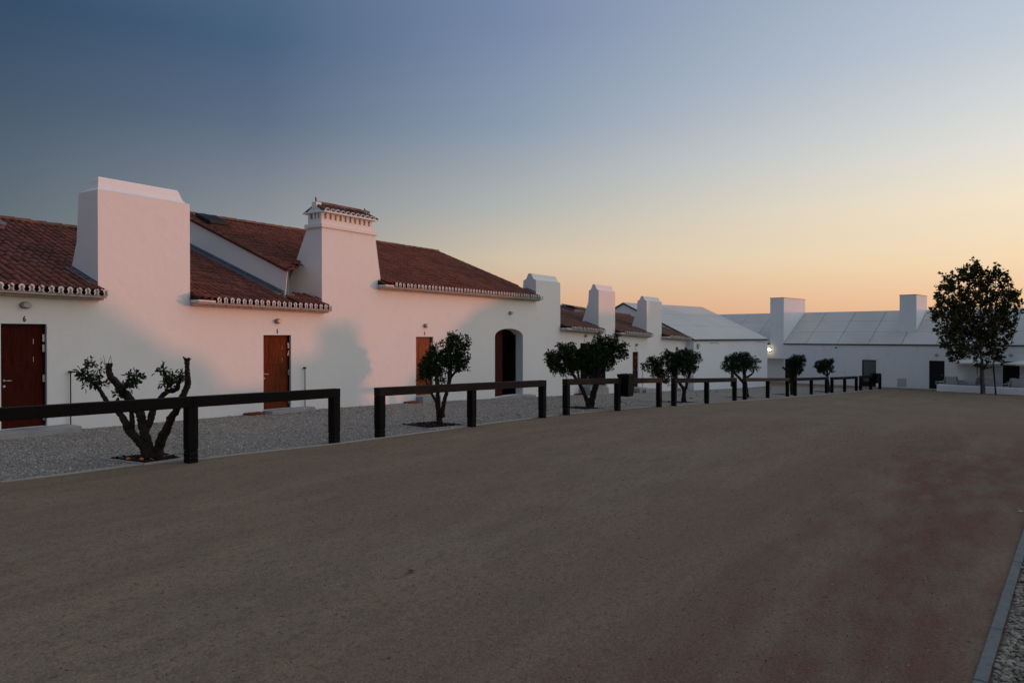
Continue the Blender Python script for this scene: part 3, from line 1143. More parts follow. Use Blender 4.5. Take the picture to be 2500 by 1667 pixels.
def eaves(xa_, xb_, zef, start):
    z = (zef(xa_) + zef(xb_)) / 2
    sx = math.atan((zef(xb_) - zef(xa_)) / (xb_ - xa_))
    c = MB()
    # two-step cornice under the tiles
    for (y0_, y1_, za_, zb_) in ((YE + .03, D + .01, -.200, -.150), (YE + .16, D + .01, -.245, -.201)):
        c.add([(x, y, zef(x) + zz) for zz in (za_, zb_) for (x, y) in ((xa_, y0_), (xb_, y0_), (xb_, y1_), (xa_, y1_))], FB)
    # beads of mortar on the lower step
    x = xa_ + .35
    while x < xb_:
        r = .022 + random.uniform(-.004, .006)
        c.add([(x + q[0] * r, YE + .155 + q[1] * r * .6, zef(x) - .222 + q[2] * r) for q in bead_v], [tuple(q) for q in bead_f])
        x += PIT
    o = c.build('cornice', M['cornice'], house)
    # blank stub beside the chimney
    MB().add([(x, y, zef(x) + zz) for zz in (-.149, -.10) for (x, y) in ((xa_ + .002, YE - .02), (xa_ + start - .10, YE - .02), (xa_ + start - .10, D - .01), (xa_ + .002, D - .01))], FB).build('cornice_stub', M['limewhite'], o)
    sl_ = SLA if zef is ze_a else (SLB if zef is ze_b else SLC)
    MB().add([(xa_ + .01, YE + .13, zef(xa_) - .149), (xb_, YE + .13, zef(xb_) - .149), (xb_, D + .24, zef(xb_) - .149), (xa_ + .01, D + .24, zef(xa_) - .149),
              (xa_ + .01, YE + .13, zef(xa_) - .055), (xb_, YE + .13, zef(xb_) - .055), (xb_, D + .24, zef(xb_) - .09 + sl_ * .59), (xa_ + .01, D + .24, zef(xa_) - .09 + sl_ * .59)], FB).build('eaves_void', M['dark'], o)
    MB().add([(xa_ + .01, YE + .02, zef(xa_) - .078), (xb_ - .02, YE + .02, zef(xb_) - .078), (xb_ - .02, D + .3, zef(xb_) - .080 + sl_ * .65), (xa_ + .01, D + .3, zef(xa_) - .080 + sl_ * .65)], [(0, 1, 2, 3)]).build('eaves_board', M['tile_s'], o)
    x = xa_ + start
    while x < xb_ - .02:
        T = Matrix.Translation((x + random.uniform(-.006, .006), YE - .035 + random.uniform(-.01, .01), zef(x) - .062 + random.uniform(-.004, .004))) @ Matrix.Rotation(random.uniform(-.05, .05), 4, 'Y')
        a = inst('cornice_tile', sc_me, o, T)
        x += PIT
    return o


for (a, b, zf, st) in ((2.0, X1L + .03, ze_a, .2), (X1R - .22, X2L + .10, ze_a, .58), (17.62, X3L + .02, ze_b, .50), (X3R, X4L + .15, ze_c, .55), (X4R, X5L + .15, ze_c, .55), (X5R, XEND + .05, ze_c, .5)):
    if zf is ze_a and a > 5:
        a = X1R
    eaves(a, b, zf, st)

# ---- little tiled roof of chimney 2
slc = .56
rowx = xa + .02
k = 0
tm2 = MB()
n = 6
prf = [(.085 * math.cos(math.pi - math.pi * j / n), .08 * math.sin(math.pi * j / n)) for j in range(n + 1)]
V = [(x, 0, z) for x, z in prf] + [(x, .46, z * .9) for x, z in prf] + [(x * .8, 0, z * .78) for x, z in prf]
m1 = n + 1
Fs = [(i, i + 1, m1 + i + 1, m1 + i) for i in range(n)] + [(2 * m1 + i, 2 * m1 + i + 1, i + 1, i) for i in range(n)]
chim_tile = tm2.add(V, Fs).mesh('tile', M['oldtile'])
NT = 11
pt = (xb_ - xa) / (NT - .6)
chs = MB()
for k in range(NT):
    x = xa + .09 + k * pt
    for sgn in (1, -1):
        y0_ = ya - .17 if sgn > 0 else yb2 + .17
        T = Matrix.Translation((x, y0_, zs2 + .03 + random.uniform(-.008, .008))) @ (Matrix.Identity(4) if sgn > 0 else Matrix.Rotation(math.pi, 4, 'Z')) @ Matrix.Rotation(math.atan(.50) + random.uniform(-.04, .04), 4, 'X')
        inst('tile', chim_tile, ch2, T)
    T = Matrix.Translation((x + random.uniform(-.006, .006), ya - .19, zs2 + .040 + random.uniform(-.005, .005)))
    inst('cornice_tile', arch_me, ch2, T)
for k in range(6):
    x = xa + .10 + k * (xb_ - xa - .05) / 6
    inst('ridge_tile', ridge_me, ch2, Matrix.Translation((x + .40, ymid, zr + .045)) @ Matrix.Rotation(math.pi, 4, 'Z') @ Matrix.Rotation(random.uniform(-.05, .05), 4, 'Y'))
MB().box(xa - .02, xa + .18, ymid - .10, ymid + .10, zr - .1, zr + .10).build('chimney_gable', M['plaster'], ch2)
for (dx, sz) in ((.05, 1.), (xb_ - xa - .05, .8)):
    MB().tube([(xa + dx, ymid, zr + .12), (xa + dx + .01, ymid, zr + .20 * sz), (xa + dx - .02, ymid, zr + .25 * sz)], [.02, .028, .012], 6, .2).build('finial', M['oldtile'], ch2)

# ---- skylights
def skylight(x0, x1, y0, y1, zf, sl, openn, m_='blackmetal', label=None, hh0=.09, th=.05):
    pl = lambda x, y: zf(x) + sl * (y - YE)
    b = MB()
    h = hh0 + openn * .45
    b.add([(x, y, pl(x, y) + hh) for hh in (-.05, h) for (x, y) in ((x0, y0), (x1, y0), (x1, y1), (x0, y1))], FB)
    o = b.build('skylight', M[m_], house, bevel=.01)
    if label:
        tag(o, label=label)
    b = MB()
    zz = [h + .02 + (openn if k < 2 else 0.) for k in range(4)]
    q = ((x0 - .03, y0 - .03), (x1 + .03, y0 - .03), (x1 + .03, y1), (x0 - .03, y1))
    b.add([(x, y, pl(x, y) + z_) for (x, y), z_ in zip(q, zz)] + [(x, y, pl(x, y) + z_ + th) for (x, y), z_ in zip(q, zz)], FB)
    s_ = b.build('sash', M[m_], o)
    b = MB()
    q = ((x0 + .06, y0 + .08), (x1 - .06, y0 + .08), (x1 - .06, y1 - .1), (x0 + .06, y1 - .1))
    b.add([(x, y, pl(x, y) + h + .02 + openn * (y1 - y) / (y1 - y0) + th + .002) for (x, y) in q], [(0, 1, 2, 3)])
    b.build('pane', M['binblack'] if m_ == 'blackmetal' else M['glass'], o)
    return o


skylight(14.28, 14.98, 21.15, 21.95, ze_b, SLB, .0, hh0=.07, th=.08)
skylight(7.75, 8.42, 21.2, 21.9, ze_a, SLA, .0, 'flash')
skylight(36.4, 37.6, 19.9, 20.7, ze_c, SLC, .12, 'flash')

# ---- doorsteps
def step(name, x0, x1, depth, z1, m_='stone', x0b=None, x1b=None):
    z0 = min(g(x0), g(x1)) - .1
    x0b, x1b = x0b or x0, x1b or x1
    MB().add([(x0b, D - depth, z0), (x1b, D - depth, z0), (x1b, D + .12, z0), (x0b, D + .12, z0), (x0, D - depth + .02, z1), (x1, D - depth + .02, z1), (x1, D + .12, z1), (x0, D + .12, z1)], FB).build(name, M[m_], house, bevel=.012)


d6, d5, d4, d3, d2, d1 = DOORS
step('doorstep', d6[0] - .3, d6[1] + .42, .62, d6[2] - .003)
step('doorstep', d5[0] - .02, d5[1] + .55, .42, d5[2] - .003)
step('doorstep', d4[0], d4[1] + .05, .34, d4[2] - .004)
step('doorstep', d3[0] - .1, d3[1] + .9, .62, d3[2] - .004)
step('doorstep', d3[0] + .6, d3[1] + 1.6, .36, d3[2] - .22)
step('doorstep', d2[0] - .1, d2[1] + .1, .50, d2[2] - .004)
step('doorstep', d2[0] + .3, d2[1] + 1.2, .7, d2[2] - .12)
step('doorstep', d1[0] - .2, d1[1] + .4, .60, d1[2] - .004)
# sunk brick boot scrapers left of the doors: a brick frame and a bar
for (dd, txt) in ((d6, 'house six, leftmost'), (d5, 'house five'), (d4, 'house four'), (d3, 'the open door of house three'), (d2, 'house two')):
    x = dd[0] - .42
    z = g(x) + .01
    t = thing('boot_scraper', 'low red brick boot scraper left of the door of ' + txt, 'boot scraper', (x, D - .2, z), 'brick boot scrapers beside the doors')
    for (a, b, c_, d_) in ((-.24, .24, -.30, -.22), (-.24, .24, -.08, .0), (-.24, -.16, -.22, -.08), (.16, .24, -.22, -.08)):
        MB().box(x + a, x + b, D + c_, D + d_ - .004, z - .05, z + .06).build('brick', M['brick'], t, bevel=.006)
    MB().box(x - .16, x + .16, D - .16, D - .15, z - .02, z + .05).build('scraper_bar', M['blackmetal'], t)

# ---- numbers, lamps, stakes
NUM = [(59.5, 785, '6', .17, 0), (677, 813.4, '5', .17, 0), (1036.5, 818, '4', .18, 0), (1427, 835, '3', .18, 0), (1551.5, 855.4, '2', .18, 0), (1649.5, 862, '1', .18, 0)]
for (px, py, tx, sz, _) in NUM:
    p = on_y(px, py)
    text(tx, p.x, D - .003, p.z, sz, house)

LAMP = [(62, 745, 'pale oval wall lamp above the door numbered 6'), (678, 784, 'pale oval wall lamp above the lit door numbered 5'), (1039, 795, 'pale oval wall lamp above the orange lit door numbered 4'), (1245, 764, 'oval wall lamp above the arched gateway'), (1429, 819.5, 'small oval wall lamp above the open dark door, behind the widest orange tree'), (1553, 841.8, 'small oval wall lamp above the narrow brown door right of the hung bin'), (1651, 850, 'small oval wall lamp above the tree covered last door of the house row')]


def oval(mb, c, rx, rz, y0, y1, seg=18, taper=1.):
    k = len(mb.v)
    for (y, s_) in ((y0, 1.), (y1, taper)):
        for j in range(seg):
            t = 2 * math.pi * j / seg
            mb.v.append((c[0] + rx * s_ * math.cos(t), y, c[2] + rz * s_ * math.sin(t)))
    for j in range(seg):
        mb.f.append((k + (j + 1) % seg, k + j, k + seg + j, k + seg + (j + 1) % seg))
    mb.f.append(tuple(k + seg + j for j in range(seg - 1, -1, -1)))
    mb.f.append(tuple(k + j for j in range(seg)))


for (px, py, lb) in LAMP:
    p = on_y(px, py)
    t = thing('wall_lamp', lb, 'wall lamp', (p.x, D, p.z), 'oval lamps along the white house wall')
    mb = MB()
    oval(mb, p, .115, .075, D - .002, D - .035)
    mb.build('lamp_base', M['lampbase'], t, True).data.shade_flat()
    mb = MB()
    oval(mb, p, .098, .062, D - .036, D - .10, 18, .97)
    oval(mb, p, .095, .060, D - .10, D - .125, 18, .8)
    mb.build('lamp_shade', M['lampglass'], t)
for (px, yt, lb) in ((168.5, 908, 'thin dark metal stake beside the leftmost door, behind leafy twigs'), (741, 898, 'thin dark metal stake in the grey shade right of the middle door'), (1567, 898, 'thin dark metal stake right of the narrow brown door, behind an orange tree')):
    p = on_y(px, yt)
    z0 = g(p.x)
    t = thing('metal_stake', lb, 'stake', (p.x, D - .06, z0), 'thin stakes along the house wall')
    MB().tube([(p.x, D - .06, z0 - .02), (p.x, D - .06, p.z)], .013, 8).build('rod', M['blackmetal'], t)
    MB().tube([(p.x, D - .005, p.z + .002), (p.x, D - .09, p.z + .002)], .028, 8).build('bracket', M['blackmetal'], t)

# ================================================================== white panel-roofed house at the far end
C1 = Vector((46.5, 16.5, 0))
ZE1, ZR1 = -.25, 2.30
LW = 11.3
HB = 5.55                                   # half depth of the gable


def loc(P, a, b, z):
    q = P + A * a + B * b
    return Vector((q.x, q.y, z))


panel_house = thing('panel_roofed_house', 'white house with grey panel roof between the farmhouse row and the far wing', 'building', (50, 17, g(50)))
gz = -4.1
mb = MB()
gp = [loc(C1, 0, 0, gz), loc(C1, 0, 0, ZE1), loc(C1, 0, HB, ZR1 - .04), loc(C1, 0, 2 * HB, ZE1), loc(C1, 0, 2 * HB, gz)]
mb.prism(gp[::-1], A * LW)
pw_ = mb.build('wall', M['plaster2'], panel_house)
pd0 = on_plane(1784, 868, C1, B)
pd1 = on_plane(1793.5, 868, C1, B)
pdz = on_plane(1790, 944, C1, B).z
a0, a1 = (pd0 - C1).dot(A), (pd1 - C1).dot(A)
cut = MB().prism([loc(C1, a0, -.2, pdz), loc(C1, a1, -.2, pdz), loc(C1, a1, -.2, pd0.z), loc(C1, a0, -.2, pd0.z)], B * .32)
boolean_open(pw_, [cut])
MB().prism([loc(C1, a0, .06, pdz), loc(C1, a1, .06, pdz), loc(C1, a1, .06, pd0.z), loc(C1, a0, .06, pd0.z)], B * .04).build('door', M['blackdoor'], panel_house)


def slope_panel(P, a0, a1, s0, s1, zE, zR, half, th=.05, off=.03):
    """panel on the camera side of a gable roof; s: 0 at eave .. 1 at ridge"""
    q = []
    for a, s_ in ((a0, s0), (a1, s0), (a1, s1), (a0, s1)):
        q.append(loc(P, a, half * s_, zE + (zR - zE) * s_ + off))
    n_ = Vector((0, 0, th))
    return MB().add(q + [p + n_ for p in q], FB)


# under-layer shows as the dark joint
MB().prism([loc(C1, -.06, -.10, ZE1 - .08), loc(C1, -.06, -.10, ZE1 + .0), loc(C1, -.06, HB, ZR1 + .02), loc(C1, -.06, 2 * HB + .1, ZE1), loc(C1, -.06, 2 * HB + .1, ZE1 - .08), loc(C1, -.06, HB, ZR1 - .06)][::-1], A * (LW + .08)).build('roof_deck', M['trim'], panel_house)
rows = [-.015, .345, .68, 1.0]
for i in range(3):
    s0, s1 = rows[i] + .004, rows[i + 1] - .003
    for a_, b_ in ((-.05, 5.6), (5.606, LW)):
        slope_panel(C1, a_, b_, s0, s1, ZE1, ZR1, HB).build('roof_panel', M['panel'], panel_house)
    q = []
for i in range(3):
    s0, s1 = rows[i] + .004, rows[i + 1] - .003
    q = [loc(C1, a, 2 * HB - HB * s_, ZE1 + (ZR1 - ZE1) * s_ + .03) for a, s_ in ((-.05, s0), (LW, s0), (LW, s1), (-.05, s1))]
    MB().add(q + [p + Vector((0, 0, .05)) for p in q], [tuple(reversed(f)) for f in FB]).build('roof_panel', M['panel'], panel_house)

# small fittings on the white wall
p = on_plane(1703.5, 843, C1, B)
t = thing('security_light', 'small cream sensor box high on the white wall, left end', 'sensor', p)
MB().prism([p + A * -.12 + Vector((0, 0, .12)) - B * .004, p + A * .12 + Vector((0, 0, .12)) - B * .004, p + A * .12 + Vector((0, 0, -.12)) - B * .004, p + A * -.12 + Vector((0, 0, -.12)) - B * .004], -B * .10).build('housing', M['cream'], t, bevel=.01)
MB().tube([p - B * .05 + Vector((0, 0, -.13)), p - B * .05 + Vector((0, 0, -.24))], [.05, .03], 8).build('sensor_eye', M['lampglass'], t)
for px, py, lb in ((1738, 838, 'curved wall bracket under the eave of the panel roofed house, nearer one'), (1851, 836, 'curved wall bracket under the eave of the panel roofed house, farther one')):
    p = on_plane(px, py, C1, B)
    t = MB().tube([p + A * -.25 - B * .01, p + A * -.2 - B * .2 + Vector((0, 0, .05)), p - B * .38 + Vector((0, 0, .04)), p + A * .15 - B * .45 + Vector((0, 0, -.05))], .02, 6).build('wall_bracket', M['lampbase'])
    tag(t, lb, 'bracket', 'curved brackets on the white wall')

# ================================================================== far wing closing the court
P0 = Vector((61.85, 3.7, 0))
ZE2, ZR2, HB2 = -.66, 2.0, 4.62


def bq(n, a, z):          # n along the wall, a into depth
    q = P0 + B * n + A * a
    return Vector((q.x, q.y, z))


def bwall(px, py, a=0.):
    p = on_plane(px, py, P0 + A * a, A)
    return (p - P0).dot(B), p.z


wing = thing('far_wing', 'long low white wing with grey panel roof and two square chimneys closing the court', 'building', (62, 4, g(62)))
N0, N1 = -13.0, 24.0
nL, _ = bwall(1914, 900)
wallm = MB().prism([bq(N0, 0, gz), bq(N0, 0, ZE2), bq(N0, HB2, ZR2 - .05), bq(N0, 2 * HB2, ZE2), bq(N0, 2 * HB2, gz)], B * (N1 - N0)).build('wall', M['plaster2'], wing)
cuts, OPEN = [], []
for (x0, y0, x1, y1, kind) in ((1916.5, 875.5, 1946, 950, 'door'), (2104.5, 878, 2139, 946, 'window'), (2268.7, 880, 2306.4, 949.8, 'door'), (2448.5, 882, 2489.8, 951, 'door2')):
    na, za_ = bwall(x0, y0)
    nb, _ = bwall(x1, y0)
    _, zb_ = bwall((x0 + x1) / 2, y1)
    n0, n1 = min(na, nb), max(na, nb)
    OPEN.append((n0, n1, zb_, za_, kind))
    cuts.append(MB().prism([bq(n0, -.1, zb_), bq(n1, -.1, zb_), bq(n1, -.1, za_), bq(n0, -.1, za_)], A * .42))
# covered passage left of the chimney
nP, zP = bwall(1914.5, 875.5)
cuts.append(MB().prism([bq(nP, -.1, -3.97), bq(nP + 3.6, -.1, -3.97), bq(nP + 3.6, -.1, zP), bq(nP, -.1, zP)], A * .9))
boolean_open(wallm, cuts)
for (n0, n1, z0, z1, kind) in OPEN:
    def bx(a0, a1, m0, m1, zz0, zz1):
        return MB().prism([bq(m0, a0, zz0), bq(m1, a0, zz0), bq(m1, a0, zz1), bq(m0, a0, zz1)], A * (a1 - a0))
    if kind == 'window':
        fr = bx(.10, .16, n0, n0 + .07, z0, z1)
        for q in (bx(.10, .16, n1 - .07, n1, z0, z1), bx(.10, .16, n0 + .07, n1 - .07, z1 - .07, z1), bx(.10, .16, n0 + .07, n1 - .07, z0, z0 + .10), bx(.10, .16, n0 + .07, n1 - .07, z0 + .40, z0 + .46)):
            fr.add(q.v, q.f)
        wn = fr.build('window', M['blackmetal'], wing)
        bx(.12, .14, n0 + .07, n1 - .07, z0 + .46, z1 - .07).build('pane', M['glass'], wn)
        bx(.12, .14, n0 + .07, n1 - .07, z0 + .10, z0 + .40).build('pane', M['blackdoor'], wn)
        bx(.25, .3, n0, n1, z0, z1).build('dark_interior', M['dark'], wing)
    else:
        m_ = 'blackdoor' if kind == 'door' else 'browndoor'
        dd = bx(.08, .13, n0 + .03, n1 - .03, z0 + .01, z1 - .03).build('door', M[m_], wing)
        fr = bx(.05, .15, n0, n0 + .03, z0, z1)
        for q in (bx(.05, .15, n1 - .03, n1, z0, z1), bx(.05, .15, n0 + .03, n1 - .03, z1 - .03, z1)):
            fr.add(q.v, q.f)
        fr.build('door_frame', M['blackmetal'], dd)
        nb_ = 7
        for k in range(1, nb_):
            mm_ = n0 + .03 + (n1 - n0 - .06) * k / nb_
            bx(.076, .0795, mm_ - .006, mm_ + .006, z0 + .03, z1 - .05).build('board_joint', M['dark'], dd)
        c_ = bq(n0 + .12, .06, z0 + 1.02)
        MB().tube([c_, c_ + B * .12], .012, 6).build('handle', M['steel'], dd)
# roof: rows and columns of panels over a dark deck
n1L, _ = bwall(1880, 800)
n1R, _ = bwall(1913.4, 800)
c1n0, c1n1 = min(n1L, n1R), max(n1L, n1R)
for (u0, u1) in ((N0, c1n0 - .001), (c1n1 + .001, N1)):
    MB().prism([bq(u0, -.06, ZE2 - .07), bq(u0, -.06, ZE2 + .01), bq(u0, HB2, ZR2 + .01), bq(u0, 2 * HB2 + .06, ZE2), bq(u0, 2 * HB2 + .06, ZE2 - .07), bq(u0, HB2, ZR2 - .08)], B * (u1 - u0)).build('roof_deck', M['trim'], wing)


def wing_panel(m0, m1, s0, s1, back=False):
    q = []
    for m_, s_ in ((m0, s0), (m0, s1), (m1, s1), (m1, s0)):
        a = HB2 * s_ if not back else 2 * HB2 - HB2 * s_
        q.append(bq(m_, a, ZE2 + (ZR2 - ZE2) * s_ + .03))
    f = FB if not back else [tuple(reversed(x)) for x in FB]
    f = [tuple(reversed(x)) for x in f]
    return MB().add(q + [p + Vector((0, 0, .05)) for p in q], f)


CE = [1968.1, 2043.2, 2120.5, 2201.2, 2286, 2374, 2468]
cn = sorted([bwall(x, 840)[0] for x in CE])
stepn = (cn[-1] - cn[0]) / (len(cn) - 1)
cols = [N0] + [c for c in np.arange(cn[0] - 20 * stepn, N0, stepn) if c > N0] + [cn[0] - stepn * k for k in range(8, 0, -1) if cn[0] - stepn * k > N0 + .3] + cn + [cn[-1] + stepn * k for k in range(1, 12) if cn[-1] + stepn * k < N1 - .3] + [N1]
cols = sorted(set(cols))
n1L, _ = bwall(1880, 800)
n1R, _ = bwall(1913.4, 800)
c1n0, c1n1 = min(n1L, n1R), max(n1L, n1R)


def chim_box(m0, m1, a0, a1, z0, z1, label=None):
    c = MB().prism([bq(m0, a0, z0), bq(m1, a0, z0), bq(m1, a0, z1), bq(m0, a0, z1)], A * (a1 - a0)).build('chimney', M['plaster2'], wing, bevel=.01)
    MB().prism([bq(m0 - .03, a0 - .03, z1 + .001), bq(m1 + .03, a0 - .03, z1 + .001), bq(m1 + .03, a0 - .03, z1 + .04), bq(m0 - .03, a0 - .03, z1 + .04)], A * (a1 - a0 + .06)).build('chimney_cap', M['hatch'], c)
    return c


zt1 = bwall(1913, 727)[1]
chim_box(c1n0, c1n1, -.0, HB2, ZE2 + .0005, zt1)
# second chimney stands on the first panel row
aS = HB2 * .345
m0, _ = bwall(2237, 760, aS)
m1, _ = bwall(2195.8, 760, aS)
zt2_ = bwall(2236.5, 719.6, aS)[1]
c2n0, c2n1 = min(m0, m1), max(m0, m1)
chim_box(c2n0, c2n1, aS, HB2, ZE2 + (ZR2 - ZE2) * .345 - .05, zt2_)
for i in range(3):
    s0, s1 = rows[i] + .004, rows[i + 1] - .004
    for k in range(len(cols) - 1):
        a_, b_ = cols[k] + .018, cols[k + 1] - .018
        if b_ < N0 + .2:
            continue
        spans = [(a_, b_)]
        for (u0, u1, rows_) in ((c1n0, c1n1, (0, 1, 2)), (c2n0, c2n1, (1, 2))):
            if i in rows_:
                ns = []
                for (p_, q_) in spans:
                    if q_ <= u0 or p_ >= u1:
                        ns.append((p_, q_))
                    else:
                        if u0 - p_ > .05:
                            ns.append((p_, u0 - .03))
                        if q_ - u1 > .05:
                            ns.append((u1 + .03, q_))
                spans = ns
        for p_, q_ in spans:
            wing_panel(p_, q_, s0, s1).build('roof_panel', M['panel'], wing)
    wing_panel(N0, N1, s0, s1, True).build('roof_panel', M['panel'], wing)
# meter hatch, lamps
n0, z1 = bwall(2191.4, 924)
n1, z0 = bwall(2212.6, 944)
n0, n1 = min(n0, n1), max(n0, n1)
t = thing('meter_hatch', 'square grey meter hatch low on the far white wall', 'hatch', bq((n0 + n1) / 2, 0, z0))
MB().prism([bq(n0, -.012, z0), bq(n1, -.012, z0), bq(n1, -.012, z1), bq(n0, -.012, z1)], A * .008).build('hatch_frame', M['lampbase'], t)
MB().prism([bq(n0 + .02, -.026, z0 + .02), bq(n1 - .02, -.026, z0 + .02), bq(n1 - .02, -.026, z1 - .02), bq(n0 + .02, -.026, z1 - .02)], A * .012).build('hatch_door', M['hatch'], t)


def blob(c, rx, ry, rz, m_, name, parent=None, sub=2):
    v, f = ico(sub)
    mb = MB()
    mb.add([(c[0] + q[0] * rx, c[1] + q[1] * ry, c[2] + q[2] * rz) for q in v], [tuple(x) for x in f])
    return mb.build(name, m_, parent, True)


for px, py, lb in ((2286.5, 866, 'unlit round lamp above the dark door of the far wing'), (2468.5, 867.5, 'unlit round lamp above the brown opening of the far wing, right of the plane tree')):
    n_, z_ = bwall(px, py)
    c_ = bq(n_, -.06, z_)
    t = thing('bulkhead_lamp', lb, 'wall lamp', bq(n_, 0, z_), 'round lamps on the far wing')
    MB().tube([bq(n_, -.002, z_), bq(n_, -.04, z_)], .10, 14).build('lamp_base', M['lampbase'], t)
    blob(bq(n_, -.07, z_), .07, .14, .075, M['lampglass'], 'lamp_shade', t)
# lit lamp by the passage
n_, z_ = bwall(1879.5, 853.5)
t = thing('lit_wall_lamp', 'glowing warm oval lamp in the corner between the two white buildings', 'wall lamp', bq(n_, 0, z_))
cc = bq(n_, -.05, z_)
MB().tube([bq(n_, -.002, z_), bq(n_, -.05, z_)], .15, 16).build('lamp_base', M['lampbase'], t)
blob(bq(n_, -.09, z_), .08, .125, .085, M['lit'], 'lamp_shade', t)
n_, z_ = bwall(1877.5, 839)
t = tag(MB().prism([bq(n_ - .12, -.3, z_), bq(n_ + .12, -.3, z_), bq(n_ + .12, -.3, z_ + .06), bq(n_ - .12, -.3, z_ + .06)], A * .295).build('camera_bracket', M['blackmetal']), 'small dark bracket on the wall above the glowing lamp', 'bracket')
n_, z_ = bwall(2041, 848.6)
c_ = bq(n_, -.06, z_)
tag(blob(c_, .06, .07, .06, M['blackmetal'], 'wall_sensor'), 'tiny dark round sensor under the eave of the far wing', 'sensor')

# low terrace wall
W0, W1 = on_ground(2287, 954.5), on_ground(2500, 964.5)
wd = (W1 - W0)
wd.z = 0
wd.normalize()
wn_ = Vector((-wd.y, wd.x, 0))
if wn_.dot(Vector((1, 0, 0))) < 0:
    wn_ = -wn_
hw = .47
mbw = MB()
q = [W0, W0 + wd * 14, W0 + wd * 14 + wn_ * .35, W0 + wn_ * .35]
q = [Vector((p.x, p.y, W0.z - .3)) for p in q]
mbw.add(q + [Vector((p.x, p.y, W0.z + hw)) for p in q], [tuple(reversed(f)) for f in FB])
tag(mbw.build('terrace_wall', M['plaster2'], bevel=.05), 'low white rounded terrace wall behind the plane tree', 'wall')

# ================================================================== timber hitching rails
# photo: per rail (left, middle, right post as foot pixel), height 1.05 m
PW = .17
RAILS = [[(128, 1177), (465, 1129), (815.5, 1083)], [(927, 1068.5), (1151.5, 1041.5), (1324, 1020)], [(1382.5, 1013), (1507.5, 1002.5), (1609, 993.5)],
         [(1645.5, 991), (1725.5, 985), (1793.5, 978.5)], [(1818.5, 976), (1874.5, 971.8), (1922.5, 968)], [(1941.3, 966.5), (1981, 963), (2018, 960)],
         [(2031.5, 959), (2062.5, 956.8), (2091, 954)], [(2101.5, 952.8), (2126, 951.2), (2148.5, 949.4)]]
WHERE = ['nearest black timber rail, cut off by the left edge, before the pruned tree', 'black timber rail in front of the gateway, second from the left',
         'black timber rail with a litter bin hung on its middle post, third from the left', 'brown timber rail before the wide white panel roofed house, fourth from the left',
         'timber rail coloured orange as if sunlit, between two orange trees, fifth from the left', 'timber rail in front of the smallest orange tree, sixth from the left',
         'short looking timber rail between the last tree and the last rail, seventh', 'farthest timber rail, standing before the window with a bin on it']
GRP = 'timber hitching rails along the gravel'
FH = [1.08, 1.05, 1.06, 1.05, 1.05, 1.05, 1.03, 1.03]
M['timber_sunlit'] = mat('sunlit_timber', (.075, .026, .013), .7, [(3, (.04, .015, .009), .45, .7, 5, (1, 1, 6)), (24, (.10, .04, .02), .55, .75)], [(26, .5, .006)], obj_rand=.15, spec=.25)  # orange paints a patch of low sun into the beam colour
rail_pos = []
for i, (posts, lb) in enumerate(zip(RAILS, WHERE)):
    if i == 0:
        b, c = on_ground(*posts[1]), on_ground(*posts[2])
        a = b + (b - c) * 1.0
        a.z = g(a.x)
        P = [a, b, c]
    else:
        P = [on_ground(*q) for q in posts]
    rail_pos.append(P)
    H = FH[i]
    t = thing('timber_rail', lb, 'hitching rail', P[1], GRP)
    d = (P[2] - P[0])
    d.z = 0
    d.normalize()
    nn = Vector((-d.y, d.x, 0))
    rm_ = M['timber'] if i < 1 else (M['timber_sunlit'] if i == 4 else M['timber_b'])  # fifth rail takes the copy with sunlight in its colour
    th = .175
    for k, p in enumerate(P):
        h = PW / 2
        zt = p.z + H - (0 if False else 0)
        zr_ = zt - th - .001

        def quad(hh, z0, z1, extra=0.):
            q = [p - d * (hh + extra) - nn * hh, p + d * (hh + extra) - nn * hh, p + d * (hh + extra) + nn * hh, p - d * (hh + extra) + nn * hh]
            return [Vector((v.x, v.y, z0)) for v in q] + [Vector((v.x, v.y, z1)) for v in q]
        po = MB().add(quad(h, p.z + .21, zr_), FB).build('post', M['timber'], t, bevel=.008)
        sh = MB().add(quad(h - .004, p.z - .15, p.z + .204), FB).build('post_foot', M['timber'], t, bevel=.006)
        if i < 4:
            for sx_, sz_ in ((-.05, .16), (.0, .16), (.05, .17), (-.05, .09), (.02, .08), (.055, .09)):
                for face in (0, 1):
                    if face == 0:
                        c0 = p - nn * (h - .004) + d * sx_
                        c1 = c0 - nn * .012
                    else:
                        c0 = p - d * (h - .004) + nn * sx_
                        c1 = c0 - d * .012
                    z = Vector((0, 0, sz_))
                    MB().tube([c0 + z, c1 + z], .008, 6).build('bolt', M['boltm'], sh)
    # two beams butt over the middle post
    for k in range(2):
        p, q = P[k], P[k + 1]
        e0 = PW / 2 + .0 if k == 0 else -.002
        e1 = PW / 2 if k == 1 else -.002
        p2, q2 = p - d * e0, q + d * e1
        dz = (q.z - p.z) / (q - p).length
        hw_ = PW / 2 + .004
        za0 = p.z + H - dz * e0
        za1 = q.z + H + dz * e1
        v = [p2 - nn * hw_, q2 - nn * hw_, q2 + nn * hw_, p2 + nn * hw_]
        zz = [za0, za1, za1, za0]
        vs = [Vector((a_.x, a_.y, z - th)) for a_, z in zip(v, zz)] + [Vector((a_.x, a_.y, z)) for a_, z in zip(v, zz)]
        MB().add(vs, FB).build('beam', rm_, t, bevel=.008)


